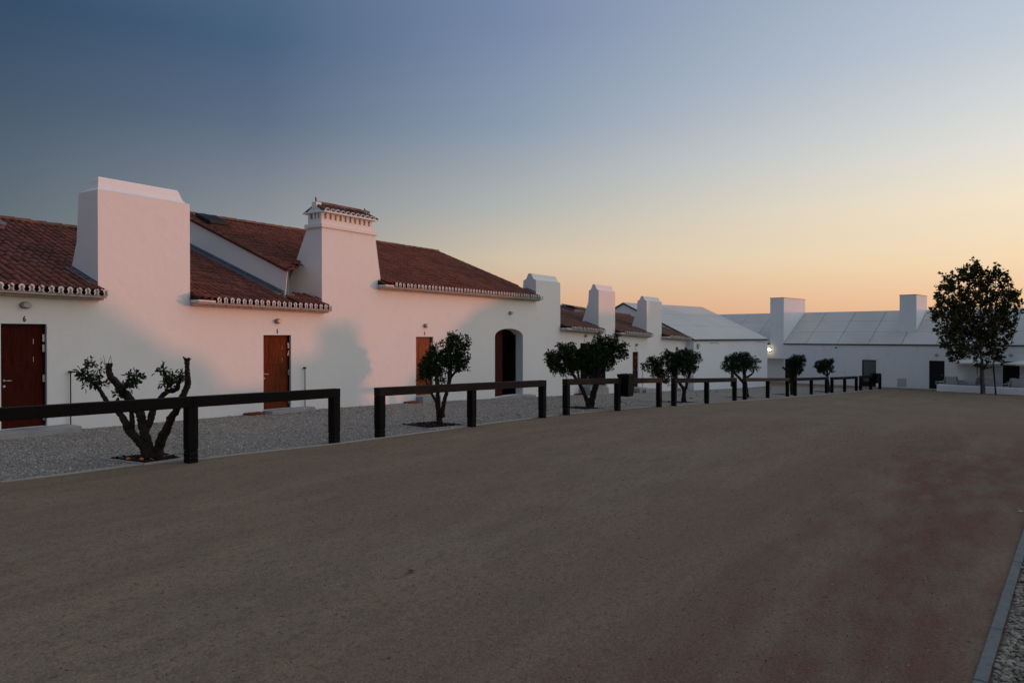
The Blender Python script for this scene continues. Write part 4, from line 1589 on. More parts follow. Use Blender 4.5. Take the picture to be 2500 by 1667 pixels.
def bin_on_rail(p, d, nn, w, h, top, label):
    """black tapering litter bin with its liner folded over the rim, hooked over the beam"""
    t = thing('litter_bin', label, 'litter bin', Vector((p.x, p.y, p.z + top - h)), 'black bins hung on the rails')
    zt, zb = p.z + top, p.z + top - h
    W0_, W1_, D0, D1 = w / 2, w / 2 * .74, .21, .15
    o_ = p - nn * .02
    V = []
    for z, a, b in ((zb, W1_, D1), (zt - .09, W0_ * .97, D0 * .95), (zt - .09, W0_ * 1.0, D0), (zt, W0_ * 1.02, D0 * 1.02)):
        for sa, sb in ((-1, -1), (1, -1), (1, 1), (-1, 1)):
            v = o_ + d * (a * sa) + nn * (b * sb)
            V.append(Vector((v.x, v.y, z)))
    Fs = [(3, 2, 1, 0)]
    for i in range(3):
        for j in range(4):
            a, b = i * 4 + j, i * 4 + (j + 1) % 4
            Fs.append((a, b, b + 4, a + 4))
    MB().add(V, Fs).build('bucket', M['binblack'], t, bevel=.01)
    # ragged liner round the rim
    mb = MB()
    n = 36
    k0 = len(mb.v)
    ring = []
    for j in range(n):
        u = j / n * 4
        s_, f_ = int(u), u - int(u)
        cs = [(-1, -1), (1, -1), (1, 1), (-1, 1), (-1, -1)]
        ax = cs[s_][0] + (cs[s_ + 1][0] - cs[s_][0]) * f_
        bx_ = cs[s_][1] + (cs[s_ + 1][1] - cs[s_][1]) * f_
        ring.append((ax, bx_))
    for lvl, (e, z) in enumerate(((1.0, .0), (1.02, .02), (1.045, .0), (1.04, -.07))):
        for ax, bx_ in ring:
            r = random.uniform(-.012, .012)
            v = o_ + d * (W0_ * ax * e + r) + nn * (D0 * bx_ * e + r)
            mb.v.append((v.x, v.y, zt + z + random.uniform(-.016, .016)))
    for i in range(3):
        for j in range(n):
            mb.f.append((i * n + j, i * n + (j + 1) % n, (i + 1) * n + (j + 1) % n, (i + 1) * n + j))
    mb.build('liner', M['binblack'], t)
    for sg in (-1, 1):
        MB().tube([o_ + d * (sg * W0_ * .5) + Vector((0, 0, top - .05)), o_ + d * (sg * W0_ * .5) + Vector((0, 0, top + .01)) - nn * .15, o_ + d * (sg * W0_ * .5) + Vector((0, 0, top - .06)) - nn * .28], .010, 6).build('hook', M['blackmetal'], t)


def rail_frame(i):
    P = rail_pos[i]
    d = (P[2] - P[0])
    d.z = 0
    d.normalize()
    return P, d, Vector((-d.y, d.x, 0))


P, d_, nn_ = rail_frame(2)
bc = on_ground(1531, 1000.5)
q = P[1] + d_ * .42 - nn_ * .10
q.z = g(q.x)
bin_on_rail(q, d_, nn_, .50, .72, 1.19, 'black litter bin with folded liner hung on the third rail, nearest bin')
P, d_, nn_ = rail_frame(7)
q = P[1] + d_ * .55 - nn_ * .12
q.z = g(q.x)
bin_on_rail(q, d_, nn_, .72, .68, 1.15, 'black litter bin on the farthest rail, before the glazed window')


# ================================================================== trees
def leaves_mesh(name, m_, clusters, parent, per=8, L=.075, Wd=.026, spread=.09, star=False, stem_out=.6):
    """clusters: (centre, outward direction). Every leaf a folded blade (4 tris) or a lobed plane leaf."""
    C = np.array([c[0] for c in clusters])
    O = np.array([c[1] for c in clusters])
    n = len(C) * per
    c = np.repeat(C, per, 0)
    o = np.repeat(O, per, 0)
    rnd = rng.normal(size=(n, 3))
    rnd /= np.linalg.norm(rnd, axis=1, keepdims=True)
    dirv = o * stem_out + rnd
    dirv[:, 2] -= .15
    dirv /= np.linalg.norm(dirv, axis=1, keepdims=True)
    along = rng.uniform(-.5, .9, (n, 1)) * spread
    base = c + o * along + rnd * spread * .25
    side = np.cross(dirv, rng.normal(size=(n, 3)))
    side /= np.linalg.norm(side, axis=1, keepdims=True)
    nor = np.cross(side, dirv)
    l = (L * rng.uniform(.6, 1.2, n))[:, None]
    w_ = (Wd * rng.uniform(.75, 1.2, n))[:, None]
    if not star:
        pts = [base, base + dirv * l * .32 + side * w_ * .5 + nor * w_ * .18, base + dirv * l * .70 + side * w_ * .42 + nor * w_ * .15,
               base + dirv * l - nor * w_ * .35, base + dirv * l * .70 - side * w_ * .42 + nor * w_ * .15, base + dirv * l * .32 - side * w_ * .5 + nor * w_ * .18, base + dirv * l * .5 - nor * w_ * .05]
        tri = [(0, 1, 6), (1, 2, 6), (2, 3, 6), (3, 4, 6), (4, 5, 6), (5, 0, 6)]
    else:
        pts = [base]
        for (a, r) in ((-1.9, .45), (-1.25, .72), (-.8, .38), (-.42, .85), (-.2, .55), (0, 1.0), (.2, .55), (.42, .85), (.8, .38), (1.25, .72), (1.9, .45)):
            pts.append(base + dirv * l * .25 + (dirv * math.cos(a) + side * math.sin(a)) * l * r * .75 + nor * l * .12 * abs(math.sin(a)) * rng.uniform(-1, 1, (n, 1)))
        tri = [(0, k, k + 1) for k in range(1, 11)]
    k = len(pts)
    V = np.stack(pts, 1).reshape(-1, 3)
    Fs = (np.array(tri)[None] + (np.arange(n) * k)[:, None, None]).reshape(-1, 3)
    return big_mesh(name, V, Fs, m_, False, parent)


def make_tree(foot, S, off, limbs, blobs, label, seed, depth_k=.9, leafL=.086, leafW=.037, dens=1.0, star=False, barkm='bark', leafm='leaf', per=8, group='orange trees along the gravel', name='orange_tree', crown='crown', spread=.085, kind='tree', gap=0.):
    """limbs/blobs traced in pixels of an enlarged crop (scale S, offset off), given depth of their own"""
    random.seed(seed)
    t0 = foot.x * CT + foot.y * ST
    R_ = Vector((ST, -CT, 0))
    Fw = Vector((CT, ST, 0))
    fpx = 1250 + F * foot.dot(R_) / t0
    fpy = HZ - F * foot.z / t0
    mpp = t0 / F            # metres per photo pixel

    def W(x, y, dep=0.):
        px, py = off[0] + x / S, off[1] + y / S
        return foot + R_ * ((px - fpx) * mpp) + Vector((0, 0, (fpy - py) * mpp)) + Fw * dep
    t = thing(name, label, kind, foot, group)
    tr = MB()
    for (pts, r) in limbs:
        P3 = [W(p[0], p[1], p[2] if len(p) > 2 else 0.) for p in pts]
        # subdivide with smooth curve + wobble
        Q, Rr = [], []
        for i in range(len(P3) - 1):
            p0 = P3[max(i - 1, 0)]
            p1, p2 = P3[i], P3[i + 1]
            p3 = P3[min(i + 2, len(P3) - 1)]
            for k in range(5):
                u = k / 5
                q = .5 * ((2 * p1) + (p2 - p0) * u + (2 * p0 - 5 * p1 + 4 * p2 - p3) * u * u + (3 * p1 - p0 - 3 * p2 + p3) * u ** 3)
                wob = .10 * (r[i] * mpp / S)
                Q.append(q + Vector((random.uniform(-1, 1), random.uniform(-1, 1), random.uniform(-1, 1))) * wob)
                Rr.append((r[i] * (1 - u) + r[i + 1] * u) * .86 * mpp / S * random.uniform(.92, 1.1))
        Q.append(P3[-1])
        Rr.append(r[-1] * mpp / S)
        Q[0] = Q[0] - Vector((0, 0, .06)) if pts is limbs[0][0] else Q[0]
        tr.tube(Q, Rr, 12, .09)
    tr.build('trunk', M[barkm], t, True)
    # leafy clusters: dense in the shell of every blob, twiggy ones sticking out
    cl = []
    tw = MB()
    for b in blobs:
        x, y, r = b[:3]
        dep = b[3] if len(b) > 3 and b[3] is not None else random.uniform(-.35, .35) * r * mpp / S * 2
        dn = b[4] if len(b) > 4 else 1.
        c = W(x, y, dep)
        rr = r * mpp / S
        nC = int(dens * dn * 52 * (rr / .25) ** 2.1) + 4
        for _ in range(nC):
            v = Vector((random.gauss(0, 1), random.gauss(0, 1), random.gauss(0, 1))).normalized()
            f = random.uniform(.35, 1) ** .6
            if random.random() < .12:
                f *= random.uniform(1.05, 1.30)
            pos = c + Vector((v.x * rr * depth_k, v.y * rr * depth_k, v.z * rr)) * f
            o_ = (v + Vector((0, 0, .25))).normalized()
            cl.append((tuple(pos), tuple(o_)))
            if random.random() < .35:
                tw.tube([c + (pos - c) * .25, c + (pos - c) * .65 + Vector((0, 0, -.01)), pos + o_ * spread * .6], [.006, .0045, .0025], 4, caps=False)
    if cl:
        leaves_mesh(crown, M[leafm], cl, t, per, leafL, leafW, spread, star)
        tw.build('twigs', M[barkm], t)['kind'] = 'stuff'
    return t, W


def pit(corners, label, rocks=120):
    P = [on_ground(*c) for c in corners]
    c = sum(P, Vector()) / 4
    mb = MB()
    n = 6
    for i in range(n + 1):
        for j in range(n + 1):
            u, v = i / n, j / n
            p = (P[0] * (1 - u) + P[1] * u) * (1 - v) + (P[3] * (1 - u) + P[2] * u) * v
            mb.v.append((p.x, p.y, g(p.x) + .012 + (random.uniform(0, .035) if 0 < i < n and 0 < j < n else 0)))
    for i in range(n):
        for j in range(n):
            a = i * (n + 1) + j
            mb.f.append((a, a + n + 1, a + n + 2, a + 1))
    o = mb.build('tree_pit_soil', M['soil'], None, True)
    tag(o, kind='structure')
    e = MB()
    for k in range(4):
        a, b = P[k], P[(k + 1) % 4]
        d = (b - a)
        d.z = 0
        d.normalize()
        nrm = Vector((-d.y, d.x, 0)) * .012
        q = [a - nrm, b - nrm, b + nrm, a + nrm]
        e.add([Vector((v.x, v.y, g(v.x) - .02)) for v in q] + [Vector((v.x, v.y, g(v.x) + .034)) for v in q], FB)
    e.build('pit_edging', M['edge'], o)
    k = rocks
    PP = []
    for _ in range(k):
        u, v = random.uniform(.05, .95), random.uniform(.05, .95)
        p = (P[0] * (1 - u) + P[1] * u) * (1 - v) + (P[3] * (1 - u) + P[2] * u) * v
        PP.append((p.x, p.y, g(p.x) + .03))
    s_ = scatter('clods', M['soil'], np.array(PP), rng.uniform(.012, .04, k), .6, 1, .3)
    return o


PITS = [[(247, 1122), (352, 1135.5), (447, 1121.5), (398, 1106.5)]]
for foot_px in ((1074.6, 1041.5), (1440.6, 999), (1669.7, 984), (1826, 972), (1932.5, 964.5), (2023, 957.5)):
    f = on_ground(*foot_px)
    d = Vector((.985, -.17, 0)).normalized()
    nn = Vector((-d.y, d.x, 0))
    cs = []
    for a, b in ((-.62, -.30), (.62, -.30), (.62, .95), (-.62, .95)):
        q = f + d * a + nn * b
        tt = q.x * CT + q.y * ST
        cs.append((1250 + F * (q.x * ST - q.y * CT) / tt, HZ - F * g(q.x) / tt))
    PITS.append(cs)
for c in PITS:
    pit(c, '', 160)

O1 = (220, 850)
f1 = on_ground(373, 1124)
T1, W1_ = make_tree(f1, 5.225, O1, [
    ([(800, 1450), (770, 1380), (730, 1260), (690, 1080), (660, 950), (640, 840), (560, 720), (480, 620), (400, 530), (320, 430), (255, 350), (238, 270), (240, 192)], [95, 84, 78, 66, 60, 66, 62, 62, 58, 50, 46, 40, 38]),
    ([(740, 1400, -.05), (690, 1250, -.05), (600, 1130, -.06), (520, 1050, -.06), (470, 950, -.05), (400, 870, 0), (310, 800, .05), (200, 730, .1), (130, 640, .12), (80, 560, .12), (40, 500, .12), (10, 450, .1)], [70, 66, 62, 58, 50, 42, 34, 34, 32, 28, 22, 14]),
    ([(540, 1060, -.04), (530, 960, 0), (510, 860, .05), (480, 760, .08), (440, 650, .06)], [50, 38, 34, 32, 28]),
    ([(830, 1420, .05), (850, 1300, .05), (890, 1170, .04), (960, 1040, .02), (1030, 900, 0), (1090, 800, 0), (1140, 680, 0), (1190, 590, 0), (1235, 490, 0), (1245, 420, 0), (1240, 300, 0), (1238, 220, 0), (1228, 130, 0)], [80, 76, 70, 62, 54, 50, 48, 46, 46, 42, 34, 32, 40]),
    ([(690, 1060, .02), (740, 940, .05), (760, 820, .1), (800, 700, .15), (860, 620, .15), (940, 565, .12), (1020, 545, .1), (1080, 515, .08), (1100, 450, .08), (1130, 390, .08), (1165, 350, .06)], [50, 54, 46, 38, 36, 36, 36, 34, 28, 20, 10]),
    ([(430, 530, -.05), (480, 500, -.1), (530, 470, -.15), (570, 430, -.15)], [36, 26, 20, 12]),
    ([(1235, 200), (1262, 165), (1290, 128)], [12, 8, 4]), ([(1225, 150), (1205, 128), (1182, 112)], [16, 14, 9]), ([(990, 940), (985, 885), (1010, 875)], [26, 18, 14]), ([(740, 960), (745, 930)], [14, 8]),
    ([(325, 560), (350, 570)], [10, 14]), ([(200, 260), (170, 90)], [5, 2]), ([(205, 240), (130, 125)], [4, 2]), ([(230, 190), (262, 90)], [4, 2]), ([(270, 210), (265, 110)], [4, 2]), ([(275, 240), (285, 190)], [9, 4]),
    ([(820, 1440), (880, 1420), (940, 1440)], [40, 30, 14]), ([(760, 1440), (690, 1450), (640, 1460)], [40, 26, 12])],
    [(-60, 240, 62, .1, .7), (-120, 330, 45, .1, .7), (-30, 380, 70, .1, .7), (-90, 400, 50, .1, .6), (20, 440, 60, .1, .9), (90, 470, 60, .1, .9), (-150, 360, 20, .1, .8), (130, 270, 45, 0, .22), (600, 390, 80, -.15, .9), (690, 380, 38, -.15, .9), (530, 440, 50, -.15, .7), (620, 490, 45, -.15, .8), (450, 470, 30, -.1, .7), (340, 600, 26, 0, .6), (890, 290, 50, .1, .7), (950, 370, 65, .1, .8), (1000, 430, 70, .1, .9), (920, 440, 35, .1, .5), (1140, 330, 34, .08, .5), (1100, 420, 34, .08, .5), (980, 500, 40, .1, .8)],
    'hard pruned orange tree with bare stub limbs and small leafy tufts, nearest tree', 11, dens=.95, leafL=.088, leafW=.035, per=6, spread=.07)
O2 = (980, 780)
f2 = on_ground(1075, 1039.5)
make_tree(f2, 5.6, O2, [
    ([(530, 1450), (520, 1380), (515, 1280), (500, 1180), (500, 1060), (495, 930), (480, 800), (490, 690), (500, 600)], [60, 52, 50, 42, 34, 32, 34, 30, 18]),
    ([(560, 1320, -.05), (570, 1220, -.06), (590, 1100, -.05), (620, 980, 0), (650, 860, 0), (660, 760, 0), (665, 660, 0), (680, 560, 0)], [36, 34, 32, 32, 34, 38, 34, 18]),
    ([(660, 830), (700, 760), (740, 720), (800, 700), (835, 705)], [22, 20, 18, 14, 10]),
    ([(500, 1160, .05), (440, 1080, .1), (390, 980, .1), (350, 900, .15), (320, 830, .15)], [28, 22, 16, 14, 8]),
    ([(575, 1310), (590, 1330)], [28, 10]), ([(530, 1450), (480, 1440)], [40, 12])],
    [(690, 250, 55, 0, .9), (720, 340, 100, 0, 1.), (620, 340, 75, 0, 1), (800, 330, 70, 0, .9), (880, 280, 48, 0, .7), (870, 370, 50, 0, .8), (700, 450, 120, 0, 1.1), (600, 520, 110, 0, 1.1), (820, 470, 80, 0, .9), (720, 580, 110, 0, 1.1), (830, 600, 80, 0, .9), (900, 560, 40, 0, .7), (490, 440, 80, 0, 1), (430, 430, 45, 0, .9), (520, 580, 100, 0, 1.), (400, 600, 110, .15, 1), (300, 610, 80, .2, .9), (400, 700, 90, .15, 1), (250, 720, 45, .2, .7), (280, 790, 55, .2, .8), (340, 760, 60, .2, .9), (800, 650, 55, 0, .8), (550, 780, 45, .1, .6), (550, 860, 35, .1, .5), (480, 700, 60, .1, .9), (600, 640, 60, 0, .8)],
    'open crowned orange tree in front of the orange lit door numbered 4', 12, dens=.95)
O3 = (1320, 800)
f3 = on_ground(1441, 997)
make_tree(f3, 7.13, O3, [
    ([(860, 1420), (840, 1370), (800, 1250), (750, 1130), (700, 1020), (650, 940), (590, 850), (530, 760), (470, 680)], [70, 62, 42, 38, 36, 34, 32, 28, 14]),
    ([(870, 1410, .05), (890, 1330, .05), (910, 1200, .05), (940, 1080, .03), (970, 950, 0), (990, 830, 0), (980, 700, 0)], [64, 66, 66, 64, 58, 44, 26]),
    ([(700, 1010), (670, 900), (650, 780), (640, 680)], [28, 24, 20, 12]), ([(980, 900), (1060, 780), (1150, 640)], [36, 26, 12])],
    [(150, 470, 55), (130, 600, 55), (240, 520, 110), (230, 660, 90), (350, 340, 60, 0, .9), (420, 420, 130), (520, 360, 90), (400, 600, 150), (560, 520, 150), (560, 680, 110), (700, 450, 110), (720, 600, 150), (830, 400, 120), (860, 560, 170), (900, 700, 110, 0, 1.), (1000, 330, 120), (1040, 480, 160), (1000, 170, 62, 0, .8), (1150, 230, 80), (1180, 400, 140), (1280, 260, 80, 0, .9), (1320, 150, 45, 0, .6), (1300, 420, 110), (1420, 340, 85, 0, .8), (1450, 450, 70, 0, .7), (1400, 540, 50, 0, .6), (1180, 560, 100), (1250, 640, 55, 0, .7), (1150, 700, 48, 0, .7), (400, 800, 48, 0, .6), (230, 760, 45, 0, .7), (330, 710, 60), (850, 760, 60)],
    'widest orange tree, dense spreading crown on two limbs behind the third rail', 13, dens=1.3, per=9)
O4 = (1540, 820)
f4 = on_ground(1669.7, 982)
make_tree(f4, 8.709, O4, [
    ([(1130, 1440), (1130, 1340), (1130, 1240), (1130, 1140), (1080, 1060), (1010, 960), (950, 870), (900, 760)], [66, 62, 50, 50, 38, 36, 36, 18]),
    ([(1150, 1170), (1180, 1080), (1200, 980), (1240, 860), (1260, 760), (1240, 660)], [36, 36, 36, 34, 30, 16]), ([(1080, 1330), (1120, 1350)], [26, 30])],
    [(300, 640, 62, 0, .8), (370, 720, 50, 0, .7), (400, 560, 75), (480, 520, 70), (500, 640, 100), (600, 560, 100), (620, 700, 110), (540, 820, 90), (650, 820, 100), (740, 920, 75), (760, 990, 35, 0, .6), (720, 420, 70, 0, .8), (790, 370, 60, 0, .8), (850, 450, 100), (850, 600, 140), (850, 760, 110), (980, 480, 120), (1000, 640, 150), (1100, 420, 120), (1150, 580, 150), (1180, 350, 85), (1270, 350, 50), (1280, 480, 110), (1300, 640, 110), (1330, 710, 50), (1400, 430, 50, 0, .6), (1450, 500, 50, 0, .7), (1000, 310, 34, 0, .35), (1150, 740, 90)],
    'orange tree with a lopsided crown reaching left, at the house corner', 14, dens=1.15, per=9)
O5 = (1740, 840)
f5 = on_ground(1825.5, 970.5)
make_tree(f5, 10.45, O5, [
    ([(890, 1385), (870, 1300), (850, 1150), (830, 1000), (815, 850), (810, 720), (800, 600)], [50, 56, 60, 60, 58, 52, 26]),
    ([(800, 1000), (740, 930), (670, 850), (600, 780), (540, 720), (500, 640)], [44, 42, 38, 34, 32, 16]),
    ([(860, 860), (930, 810), (990, 770), (1040, 720), (1050, 640)], [34, 30, 26, 22, 12]), ([(890, 1385), (920, 1300)], [20, 30])],
    [(290, 520, 65, 0, .7), (290, 630, 60, 0, .7), (330, 380, 60), (420, 370, 70), (430, 500, 110), (450, 620, 90), (560, 330, 80), (580, 460, 130), (600, 600, 110), (700, 310, 90), (720, 440, 140), (740, 580, 120), (850, 300, 90), (860, 420, 130), (870, 560, 110), (905, 240, 30, 0, .7), (980, 440, 90, 0, .8), (1000, 560, 80, 0, .8), (1090, 500, 75, 0, .55), (1140, 600, 50, 0, .6), (1080, 390, 60, 0, .35), (1180, 430, 35, 0, .3), (620, 680, 55, 0, .7), (990, 650, 50, 0, .7), (380, 660, 35)],
    'round headed orange tree on three limbs, behind the posts of the fourth and fifth rails', 15, dens=1.15, per=8)
f6 = on_ground(1934, 963.5)
make_tree(f6, 4.704, (1700, 680), [
    ([(1105, 1335), (1100, 1250), (1115, 1180), (1125, 1110), (1130, 1040)], [26, 26, 26, 26, 14]),
    ([(1100, 1290), (1095, 1220), (1080, 1150), (1060, 1090), (1030, 1050), (990, 1015)], [20, 16, 14, 13, 12, 10])],
    [(1100, 960, 45), (1130, 930, 50), (1180, 930, 45), (1220, 920, 34), (1230, 960, 26, 0, .8), (1140, 1000, 60), (1190, 990, 45), (1090, 1030, 40), (1150, 1060, 45), (1110, 1080, 35), (1185, 1050, 28)],
    'orange tree with one bare leaning pale limb, before the passage door', 16, dens=1.5, per=8)
f7 = on_ground(2024, 956.5)
make_tree(f7, 4.704, (1700, 680), [
    ([(1528, 1300), (1520, 1220), (1512, 1150), (1505, 1080), (1500, 1040)], [15, 13, 12, 12, 6]),
    ([(1510, 1130), (1470, 1090), (1420, 1060), (1395, 1035)], [10, 9, 8, 4]), ([(1510, 1120), (1530, 1080), (1545, 1040)], [8, 7, 4])],
    [(1375, 1020, 22, 0, .8), (1400, 980, 32), (1410, 1030, 34), (1440, 970, 34), (1460, 1020, 40), (1490, 950, 30), (1500, 1000, 45), (1540, 960, 32), (1560, 940, 20), (1540, 1020, 36), (1560, 1060, 18, 0, .6), (1475, 1060, 34), (1420, 1065, 18)],
    'smallest orange tree with a flat little crown on a thin stem', 17, dens=1.4, per=8)
# plane tree
fp = on_ground(2403, 961.5)
make_tree(fp, 5.6, (2270, 620), [
    ([(742, 1925), (735, 1800), (728, 1680), (725, 1560), (712, 1450), (700, 1350), (690, 1200), (690, 1000), (690, 800), (680, 550), (640, 300)], [26, 25, 22, 20, 19, 18, 17, 15, 12, 9, 4]),
    ([(700, 1300), (560, 1180), (420, 1060), (280, 900)], [11, 9, 7, 3]), ([(695, 1250), (820, 1120), (960, 980), (1080, 800)], [11, 9, 7, 3]),
    ([(692, 1100), (560, 900), (420, 700), (240, 450)], [10, 8, 6, 3]), ([(692, 1000), (800, 800), (880, 560), (900, 300)], [10, 8, 6, 3]), ([(690, 1200), (520, 1250), (380, 1330)], [8, 6, 3]), ([(700, 1250), (850, 1280), (950, 1350)], [8, 6, 3])],
    [(225, 320, 50, None, .8), (215, 430, 90), (150, 470, 50, None, .7), (280, 420, 60), (560, 140, 50), (560, 240, 110), (450, 230, 60), (650, 190, 60), (400, 300, 70), (520, 400, 150), (680, 350, 110, None, .8), (740, 260, 40, None, .7), (885, 230, 55), (900, 330, 100), (820, 300, 50), (970, 300, 50), (880, 470, 130), (1050, 420, 65, None, .9), (1080, 500, 90), (1170, 540, 55, None, .8), (110, 580, 45, None, .6), (190, 610, 80, None, .9), (150, 740, 80), (80, 790, 50, None, .8), (320, 560, 110, None, .9), (430, 640, 130, None, .9), (600, 600, 140, None, .9), (300, 760, 130), (500, 800, 160), (760, 580, 130, None, .9), (700, 760, 180), (930, 640, 130), (900, 800, 160), (1080, 640, 90), (1150, 680, 80), (1190, 790, 50, None, .8), (1080, 800, 100, None, .8), (130, 890, 80), (250, 900, 100, None, .8), (150, 1000, 70, None, .8), (170, 1090, 70, None, .8), (400, 960, 120, None, .8), (560, 980, 150), (740, 960, 180), (930, 960, 140), (1090, 930, 80, None, .8), (1170, 940, 60, None, .7), (1050, 1060, 80, None, .8), (300, 1080, 100), (450, 1120, 120), (250, 1200, 80), (620, 1120, 140), (780, 1130, 140), (930, 1120, 120), (1040, 1180, 60, None, .8), (330, 1280, 100), (450, 1320, 80), (560, 1290, 70), (320, 1380, 60), (400, 1400, 50, None, .8), (320, 1455, 28, None, .8), (640, 1330, 60, None, .6), (800, 1280, 100), (930, 1280, 90), (880, 1370, 60), (980, 1420, 50, None, .8), (800, 1440, 30, None, .8), (630, 1400, 36, None, .7), (690, 1500, 34, None, .8), (750, 1540, 30, None, .7), (930, 1440, 40, None, .8)],
    'tall young plane tree with a full oval crown, staked with two posts', 18, dens=.098, leafL=.205, leafW=.2, star=True, barkm='bark2', leafm='leaf2', per=7, group=None, name='plane_tree', spread=.22, depth_k=1.0)

# ================================================================== unseen range added across the court, outline shaped to cast the facade's shadows
LIT = [(-60, 700), (180, 700), (250, 738), (300, 775), (370, 822), (425, 860), (465, 862), (502, 882), (528, 915), (540, 948), (700, 945), (735, 905), (741, 884), (792, 880), (803, 850), (808, 792), (868, 786), (884, 860), (892, 985), (1000, 990), (1055, 930), (1090, 860), (1130, 800), (1180, 755), (1250, 722), (1285, 690), (1305, 645), (1375, 640), (1425, 766), (1480, 763), (1620, 765)]  # facade points along the wanted edge of shade
YC = -14.0
dxy = (D - YC)
kx = 1 / math.tan(-SUN_AZ)
dist = dxy * math.sqrt(1 + kx * kx)
prof = []
for px, py in LIT:
    p = on_y(px, py)
    prof.append((p.x + dxy * kx, p.z + dist * math.tan(SUN_EL)))
prof += [(82, 1.93 + 19 * 1.414 * math.tan(SUN_EL)), (94, 1.93 + 29 * 1.414 * math.tan(SUN_EL)), (125, 2.6)]
prof = [(prof[0][0] - 30, prof[0][1])] + prof
caster = thing('opposite_shadow_caster', 'unseen shadow caster across the court, outline shaped to shade the house row', 'building', (60, YC, g(60)))
pp = [(x, YC, z) for x, z in prof] + [(prof[-1][0], YC, -5), (prof[0][0], YC, -5)]
MB().prism(pp, (0, -.45, 0)).build('wall', M['plaster'], caster)  # thin added sheet, its top edge throws the wanted shade line
bk = [(x, YC - .5, z - 1.0) for x, z in prof] + [(prof[-1][0], YC - .5, -5), (prof[0][0], YC - .5, -5)]
MB().prism(bk, (0, -1.6, 0)).build('roof', M['tile_s'], caster)  # lower backing slab of the added caster, not a real roof

# ================================================================== terrace: parasols, chairs
def on_terrace(px, ahead):
    """point behind the low wall seen in column px"""
    r = Vector(ray(px, 900))
    base = W0 + wn_ * ahead
    n_ = Vector((wn_.x, wn_.y, 0))
    t = base.dot(n_) / r.dot(n_)
    q = r * t
    return Vector((q.x, q.y, g(q.x) + .02))


def parasol(px, label, ht, first=None):
    c = on_terrace(px, 1.9)
    t = thing('parasol', label, 'parasol', c, 'cream parasols on the terrace')
    z = c.z
    top = ht
    rr = 1.55
    mb = MB()
    n = 8
    ap = Vector((c.x, c.y, top))
    rim = [Vector((c.x + rr * math.cos(2 * math.pi * (k + .3) / n), c.y + rr * math.sin(2 * math.pi * (k + .3) / n), top - .30)) for k in range(n)]
    mid = [(ap * .45 + r_ * .55) + Vector((0, 0, .0)) for r_ in rim]
    low = [r_ + Vector((0, 0, -.10)) for r_ in rim]
    V = [ap] + mid + rim + low
    Fs = []
    for k in range(n):
        k2 = (k + 1) % n
        Fs += [(0, 1 + k, 1 + k2), (1 + k, 1 + n + k, 1 + n + k2, 1 + k2), (1 + n + k, 1 + 2 * n + k, 1 + 2 * n + k2, 1 + n + k2)]
    cp = mb.add(V, Fs).build('canopy', M['canvas'], t)
    for k in range(n):
        MB().tube([Vector((c.x, c.y, top - .55)), mid[k] - Vector((0, 0, .05)), rim[k] - Vector((0, 0, .03))], .012, 5).build('rib', M['pole'], cp)
    MB().tube([(c.x, c.y, z), (c.x, c.y, top + .06)], .024, 8).build('pole', M['pole'], t)
    MB().tube([(c.x, c.y, z + 1.0), (c.x, c.y, z + 1.28)], .03, 8).build('sleeve', M['chair'], t)
    MB().tube([(c.x, c.y, z - .02), (c.x, c.y, z + .07)], .26, 16).build('base', M['kerb'], t)
    return t


zc_ = on_plane(2386, 874.5, on_terrace(2386, 1.9), Vector((CT, ST, 0))).z
parasol(2386, 'open cream parasol standing behind the plane tree', zc_)
parasol(2516, 'open cream parasol cut off by the right edge of the photo', zc_)


def chair_at(px, ahead, rot, label, first=[None]):
    c = on_terrace(px, ahead)
    z0 = c.z
    t = thing('garden_chair', label, 'chair', c, 'white folding chairs on the terrace')
    T = Matrix.Translation(c) @ Matrix.Rotation(rot, 4, 'Z')

    def tb(pts, r, name, m_='chair'):
        MB().tube([T @ Vector(p) for p in pts], r, 6).build(name, M[m_], t)
    for sx in (-.29, .29):
        tb([(sx, -.28, 0), (sx, .26, .46)], .016, 'leg')
        tb([(sx, .28, 0), (sx, -.26, .46)], .016, 'leg')
        tb([(sx, -.26, .62), (sx, .28, .64)], .02, 'armrest')
        tb([(sx, .24, .44), (sx, .40, 1.02)], .018, 'back_post')
        tb([(sx, -.24, .46), (sx, -.24, .62)], .014, 'arm_post')
    tb([(-.29, .40, 1.02), (.29, .40, 1.02)], .016, 'top_bar')
    b = MB()
    q = [(-.28, .26, .50), (.28, .26, .50), (.28, .395, 1.0), (-.28, .395, 1.0)]
    b.add([T @ Vector(p) for p in q] + [T @ (Vector(p) + Vector((0, .012, 0))) for p in q], FB)
    b.build('backrest', M['sling'], t)
    q = [(-.28, -.26, .455), (.28, -.26, .455), (.28, .25, .44), (-.28, .25, .44)]
    MB().add([T @ Vector(p) for p in q] + [T @ (Vector(p) + Vector((0, 0, .015))) for p in q], FB).build('seat', M['sling'], t)


